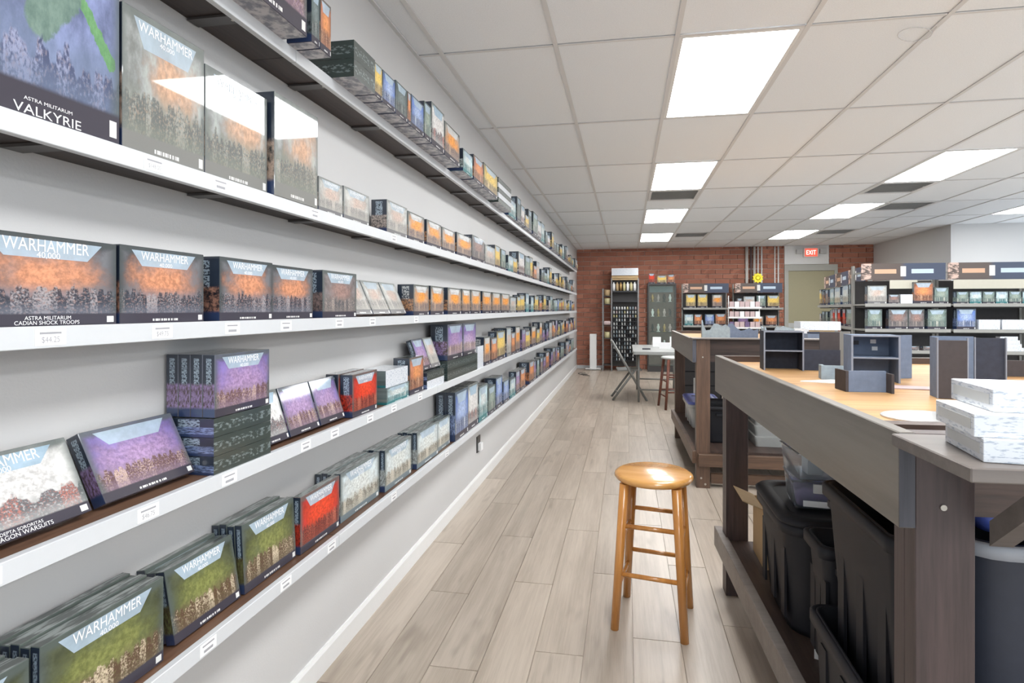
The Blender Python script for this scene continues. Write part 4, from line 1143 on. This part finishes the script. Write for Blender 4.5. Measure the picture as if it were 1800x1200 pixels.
for ri, z in enumerate(rows):
    for k in range(9):
        c_ = rnd.choice(['card_white', 'clear_grey', 'black_metal', 'black_metal', 'clear_grey', 'terrain_teal'] if ri < 11 else ['pale_yellow', 'card_white', 'pink_card', 'terrain_teal', 'clear_grey'])
        o = obj('paint_pot', pm[c_], c_, None, (-.50 + .24 + k * .058, 12.175, z + .0125))
        tag(o, wn[c_] + ' paint pot on the ' + on[ri] + ' step of the rack', 'paint pot', wn[c_] + ' pots on ' + on[ri] + ' rack step')
can = MB().lathe([(.02, 0), (.030, .002), (.030, .15), (.012, .165), (.012, .19)], 12).mesh('spray_can')
cm = {}
for c_ in ('pale_yellow', 'card_white', 'brass', 'card_brown'):
    m2 = can.copy(); m2.materials.append(M[c_]); cm[c_] = m2
for k, c_ in enumerate(['card_white', 'card_brown', 'brass', 'pale_yellow', 'card_white', 'pale_yellow', 'card_white']):
    o = obj('spray_can', cm[c_], c_, None, (-.50 + .235 + k * .075, 12.21, 1.7455))
    tag(o, '%s spray can from the left on top of paint rack' % on[k].replace('lowest', 'first'), 'spray can', 'cans on paint rack')
for k, (z, lb) in enumerate([(1.4585, 'upper yellow tub in the narrow side bay of paint rack'), (1.6395, 'topmost yellow tub in the narrow bay of paint rack'), (.7185, 'low yellow tub in the narrow bay of paint rack')]):
    tag(MB().lathe([(.05, 0), (.062, .004), (.066, .125), (.06, .13)], 16).build('yellow_tub', 'pale_yellow' if k != 1 else 'card_brown', None, (-.405, 12.24, z)), lb, 'tub')
tag(MB().loft([rrect(.07, .10, .02, 0), rrect(.075, .11, .02, .06), rrect(.06, .09, .02, .08)]).build('white_bundle', 'pink_card', None, (-.405, 12.2, 1.0085)), 'pale bundle on the middle narrow shelf of paint rack', 'bundle')

# ---- glass display cabinet
dc = thing('display_cabinet', 'tall glass display cabinet with painted figures by bricks', 'cabinet', (.46, 12.18, 0))
for x in (.012, .588):
    for y in (.012, .338):
        MB().box(x - .012, x + .012, y - .012, y + .012, 0, 1.86).build('post', 'gondola_dark', dc)
MB().box(0, .6, 0, .35, 1.861, 1.90).build('top', 'gondola_dark', dc)
MB().box(.025, .575, .0, .35, 0, .12).build('plinth', 'gondola_dark', dc)
MB().box(.025, .575, .335, .348, .121, 1.86).build('back_panel', 'case_back', dc)
for z in (.5, .85, 1.18, 1.5):
    MB().box(.026, .574, .03, .33, z, z + .008).build('glass_shelf', 'glass', dc)
MB().box(.026, .574, .004, .009, .125, 1.855).build('glass_door', 'glass', dc)
MB().box(.05, .55, .31, .33, 1.72, 1.85).build('light_box', 'terrain_teal', dc)
fg = MB().lathe([(.035, 0), (.038, .006), (.03, .012), (.012, .02), (.028, .07), (.034, .1), (.016, .13), (.02, .15), (.008, .168)], 10).mesh('figurine')
fm = {}
for c_ in ('pink_card', 'brass', 'card_white', 'terrain_brown'):
    m2 = fg.copy(); m2.materials.append(M[c_]); fm[c_] = m2
for zi, z in enumerate((.5, .85, 1.18, 1.5)):
    for k in range(4):
        c_ = ('pink_card', 'terrain_brown', 'card_white', 'brass')[(k + zi) % 4]
        o = obj('figurine', fm[c_], c_, None, (.46 + .11 + k * .125, 12.33 + (k % 2) * .06, z + .0085))
        tag(o, 'small %s figure, number %s on %s glass cabinet shelf' % ({'pink_card': 'pinkish', 'terrain_brown': 'dark', 'card_white': 'white', 'brass': 'bronze'}[c_], ['one', 'two', 'three', 'four'][k], ['the lowest', 'the second', 'the third', 'the top'][zi]), 'figurine', 'figures in the cabinet')
# ---- steel shop racking
def gondola(label, loc, rot, w, shelves, top=1.895, header=True, depth=.40):
    t = thing('shop_rack', label, 'rack', (*loc, 0), (0, 0, R(rot)))
    for x in (.0, w - .025):
        MB().box(x, x + .025, depth - .05, depth, 0, top - .01).build('upright', 'gondola_grey', t)
    MB().box(.0255, w - .0255, depth - .03, depth - .01, .12, top - .2).build('back_panel', 'gondola_dark', t)
    for z in shelves:
        MB().box(.004, w - .004, 0, depth - .051, z - .022, z - .002).build('shelf', 'gondola_grey', t)
        MB().box(.004, w - .004, -.006, -.0005, z - .035, z + .004).build('price_rail', 'gondola_grey', t)
        MB().box(.03, w - .03, .03, depth - .055, z - .048, z - .0225).build('shelf_arm', 'gondola_dark', t)
    MB().box(.002, w - .002, .02, depth - .051, 0, .12).build('base', 'gondola_dark', t)
    if header:
        h = MB().box(.004, w - .004, depth - .30, depth - .285, top - .20, top).build('header_sign', 'header', t)
        MB().box(.02, .04, depth - .2845, depth - .0505, top - .12, top - .10).build('header_arm', 'gondola_grey', t)
        MB().box(w - .04, w - .02, depth - .2845, depth - .0505, top - .12, top - .10).build('header_arm', 'gondola_grey', t)
    return t
def front_mats(th):
    return ['art_' + th]
def rack_items(loc, rot, z, items, desc):
    c_, s_ = math.cos(R(rot)), math.sin(R(rot))
    for k, it in enumerate(items):
        x, w, h, th, lb = it[:5]; d = it[5] if len(it) > 5 else .08; yo = it[6] if len(it) > 6 else .02
        # local frame of the print: cover art runs along local y, so turn the box by 90 degrees
        me = box_body(w, h, d).mesh('boxed_game')
        cx, cy = x + w / 2, yo
        o = obj('boxed_game', me, ['art_' + th if 'art_' + th in M else th, 'spine_' + th if 'spine_' + th in M else th, 'box_top', 'box_back'], None,
                (loc[0] + c_ * cx - s_ * cy, loc[1] + s_ * cx + c_ * cy, z + .0008), (0, 0, R(rot - 90)))
        o.color = (rnd.random(), 0, 0, 1)
        tag(o, lb + ' ' + desc, 'box', 'boxes ' + desc)
ga, gb, gc = (2.80, 7.15), (3.745, 7.15), (4.69, 7.15)
lev = (.50, .86, 1.11, 1.41)
rga = gondola('grey shop rack facing the room, left of the front row', ga, 0, .925, lev)
rgb_ = gondola('grey shop rack facing the room, second of the front row', gb, 0, .925, lev)
gondola('grey shop rack facing the room, third of the front row', gc, 0, .925, lev)
rack_items(ga, 0, 1.41, [(.04, .21, .215, 'silver', 'glossy silver box first'), (.27, .12, .11, 'dusk', 'small tan box'), (.40, .13, .11, 'white_print', 'small white box'), (.54, .21, .255, 'rust', 'tall dark maroon box', .035), (.76, .15, .19, 'mint', 'grey green box last')], 'on top tier of the front left rack')
rack_items(ga, 0, 1.11, [(.04, .16, .235, 'mint', 'silvery green box first'), (.27, .21, .235, 'dusk', 'brown box second'), (.485, .17, .235, 'dusk', 'brown box third'), (.69, .20, .235, 'mint', 'green grey box last')], 'on second tier of the front left rack')
rack_items(ga, 0, .86, [(.06, .18, .05, 'rust', 'low brown box'), (.40, .20, .05, 'dusk', 'flat brown box'), (.64, .2, .05, 'dusk', 'flat tan box')], 'on third tier of the front left rack')
rack_items(gb, 0, 1.41, [(.05 + .135 * k, .125, .14, ('teal' if k % 2 else 'mint'), ['first', 'second', 'third', 'fourth', 'fifth', 'sixth'][k] + ' small turquoise box') for k in range(6)], 'on top tier of the second rack')
rack_items(gb, 0, 1.11, [(.05, .20, .24, 'azure', 'tall blue box'), (.28, .22, .115, 'white_print', 'left white carton'), (.52, .23, .115, 'white_print', 'right white carton'), (.78, .12, .12, 'violet', 'small purple box')], 'on second tier of the second rack')
for k in range(4):
    rack_items(gb, 0, .86 + k * .043, [(.50, .24 - .02 * k, .042, 'white_print', ['lowest', 'second', 'third', 'topmost'][k] + ' flat white carton')], 'stacked on third tier of second rack')
MB().box(.30, .60, .06, .066, 1.59, 1.692).build('card_strip', 'cream_card', rga)
MB().box(.04, .86, .06, .066, 1.585, 1.692).build('card_strip', 'cream_card', rgb_)
rack_items(gc, 0, 1.41, [(.05, .2, .2, 'silver', 'silver box'), (.28, .22, .18, 'gold', 'gold box')], 'on top tier of the third rack')
rack_items(gc, 0, 1.11, [(.05, .2, .2, 'mint', 'green box'), (.28, .22, .18, 'rust', 'rust box')], 'on second tier of the third rack')
# row along the aisle running back
ang = -98.4; dx, dy = math.cos(R(ang)), math.sin(R(ang))
fx, fy = 3.27, 10.25
for k in range(3):
    p = (fx + dx * .88 * k, fy + dy * .88 * k)
    w = ['far', 'middle', 'near'][k]
    gondola('grey shop rack seen edge on, %s one of the side row' % w, p, ang, .87, lev)
    its = [[(.03, .16, .27, 'gold', 'gold box first'), (.22, .05, .24, 'gold', 'slim gold box'), (.30, .08, .24, 'dusk', 'brown box'), (.42, .05, .22, 'amber', 'slim amber box'), (.55, .22, .25, 'dusk', 'broad brown box')],
           [(.04, .30, .26, 'teal', 'white turquoise box'), (.38, .40, .26, 'snow', 'broad white box')],
           [(.05, .34, .27, 'snow', 'glossy white box'), (.42, .10, .27, 'night', 'dark slim box'), (.55, .26, .27, 'silver', 'silver box')]][k]
    rack_items(p, ang, 1.41, its, 'on the top tier of %s side rack' % w)
    its = [[(.04, .15, .16, 'silver', 'grey box'), (.25, .25, .2, 'night', 'dark box'), (.55, .2, .2, 'mint', 'mint box')],
           [(.04, .08, .22, 'mint', 'pale mint box'), (.14, .10, .24, 'pale', 'white box'), (.26, .14, .24, 'crimson', 'red box'), (.42, .12, .24, 'snow', 'snowy box'), (.58, .2, .24, 'crimson', 'dark red box')],
           [(.05, .16, .24, 'crimson', 'red box'), (.26, .40, .24, 'mint', 'green and purple box'), (.70, .1, .24, 'gold', 'yellow box')]][k]
    rack_items(p, ang, 1.11, its, 'on second tier of the %s side rack' % w)
# white carton and cardboard on a low unit in front of the side row
cu = thing('low_cabinet', 'low dark cabinet in front of the side racks', 'cabinet', (2.05, 6.9, 0))
MB().box(0, .62, 0, .4, 0, .92).build('carcass', 'gondola_dark', cu); MB().box(-.01, .63, -.02, .41, .9205, .94).build('top', 'steel_light', cu)
for k in range(2):
    dd = MB().box(.02 + k * .295, .305 + k * .295, -.012, -.0005, .05, .9).build('door', 'gondola_dark', cu); MB().box(.13 + k * .295, .2 + k * .295, -.02, -.0125, .8, .815).build('handle', 'steel_light', dd)
o = MB().box(0, .44, 0, .25, 0, .10).build('white_carton', 'white_print', None, (2.02, 6.93, 1.1005)); tag(o, 'long white printed carton on cardboard box atop low cabinet', 'carton')
o = MB().box(0, .30, 0, .25, 0, .16).build('cardboard_box', 'card_brown', None, (2.10, 6.95, .9405)); tag(o, 'brown cardboard box on the low dark cabinet', 'cardboard box')

rack_items((.46, 12.18), 0, 1.9, [(.02, .13, .22, 'crimson', 'red box'), (.20, .20, .17, 'gold', 'tan box'), (.42, .15, .19, 'rust', 'dark orange box')], 'standing on top of the glass cabinet')
# racks against the brick wall
g1, g2 = (1.20, 12.15), (2.27, 12.15)
lv2 = (.55, 1.0, 1.375)
gondola('dark shop rack against bricks, left of the two', g1, 0, .95, lv2)
gondola('dark shop rack against bricks, right of the two', g2, 0, .95, lv2)
rack_items(g1, 0, 1.375, [(.06, .20, .29, 'gold', 'left yellow box'), (.30, .20, .29, 'gold', 'middle yellow box'), (.60, .20, .28, 'amber', 'right amber box')], 'on upper tier of left brick wall rack')
rack_items(g1, 0, 1.0, [(.03, .18, .24, 'teal', 'left teal box'), (.23, .16, .24, 'rust', 'left orange box'), (.45, .19, .24, 'azure', 'blue grey box'), (.66, .22, .25, 'rust', 'right orange box')], 'on middle tier of left brick wall rack')
rack_items(g2, 0, 1.375, [(.03, .10, .2, 'dusk', 'small brown box'), (.16, .22, .24, 'silver', 'silver box'), (.42, .18, .26, 'mint', 'green box'), (.63, .24, .26, 'gold', 'golden box')], 'on upper tier of right brick wall rack')
rack_items(g2, 0, 1.0, [(.05, .2, .2, 'violet', 'purple box'), (.35, .2, .2, 'amber', 'amber box'), (.6, .22, .22, 'rust', 'orange box')], 'on middle tier of right brick wall rack')
st = thing('starburst_sign', 'bright yellow starburst above the right brick wall rack', 'sign', (2.737, 12.30, 2.005), (R(90), 0, 0))
pts = [((.115 if i % 2 else .085) * math.cos(math.pi * i / 10), (.115 if i % 2 else .085) * math.sin(math.pi * i / 10)) for i in range(20)]
MB().prism(pts, 0, .03).build('burst', 'yellow', st)
MB().lathe([(.03, .0305), (.05, .032), (.03, .045)], 16).build('centre', 'yellow', st)
MB().box(-.008, .008, -.112, -.02, -.012, -.0005).build('stem', 'yellow', st)
# wire stand with pink packs
wsx, wsy = 2.05, 11.75
ws = thing('wire_stand', 'white wire stand of pink packs before the brick wall racks', 'stand', (wsx, wsy, 0))
for x in (.02, .62):
    MB().tube((x, .1, 0), (x, .1, 1.62), .010, seg=8).build('post', 'white_paint', ws)
MB().box(0, .64, 0, .22, 0, .02).build('foot', 'white_paint', ws)
for z in (.95, 1.16, 1.36):
    MB().box(.0, .64, .0, .088, z, z + .012).build('tray', 'white_paint', ws)
    MB().box(.0, .64, -.008, -.0005, z, z + .035).build('tray_lip', 'white_paint', ws)
for zi, z in enumerate((.95, 1.16, 1.36)):
    for k in range(6):
        o = MB().box(0, .085, 0, .03, 0, .13).build('card_pack', 'pink_card' if (k + zi) % 3 else ('purple_bits' if zi == 0 else 'card_white'), None, (wsx + .03 + k * .1, wsy + .02, z + .0125))
        tag(o, ['first', 'second', 'third', 'fourth', 'fifth', 'sixth'][k] + ' small pack on the ' + ['lower', 'middle', 'upper'][zi] + ' tray of wire stand', 'pack', 'packs on wire stand')
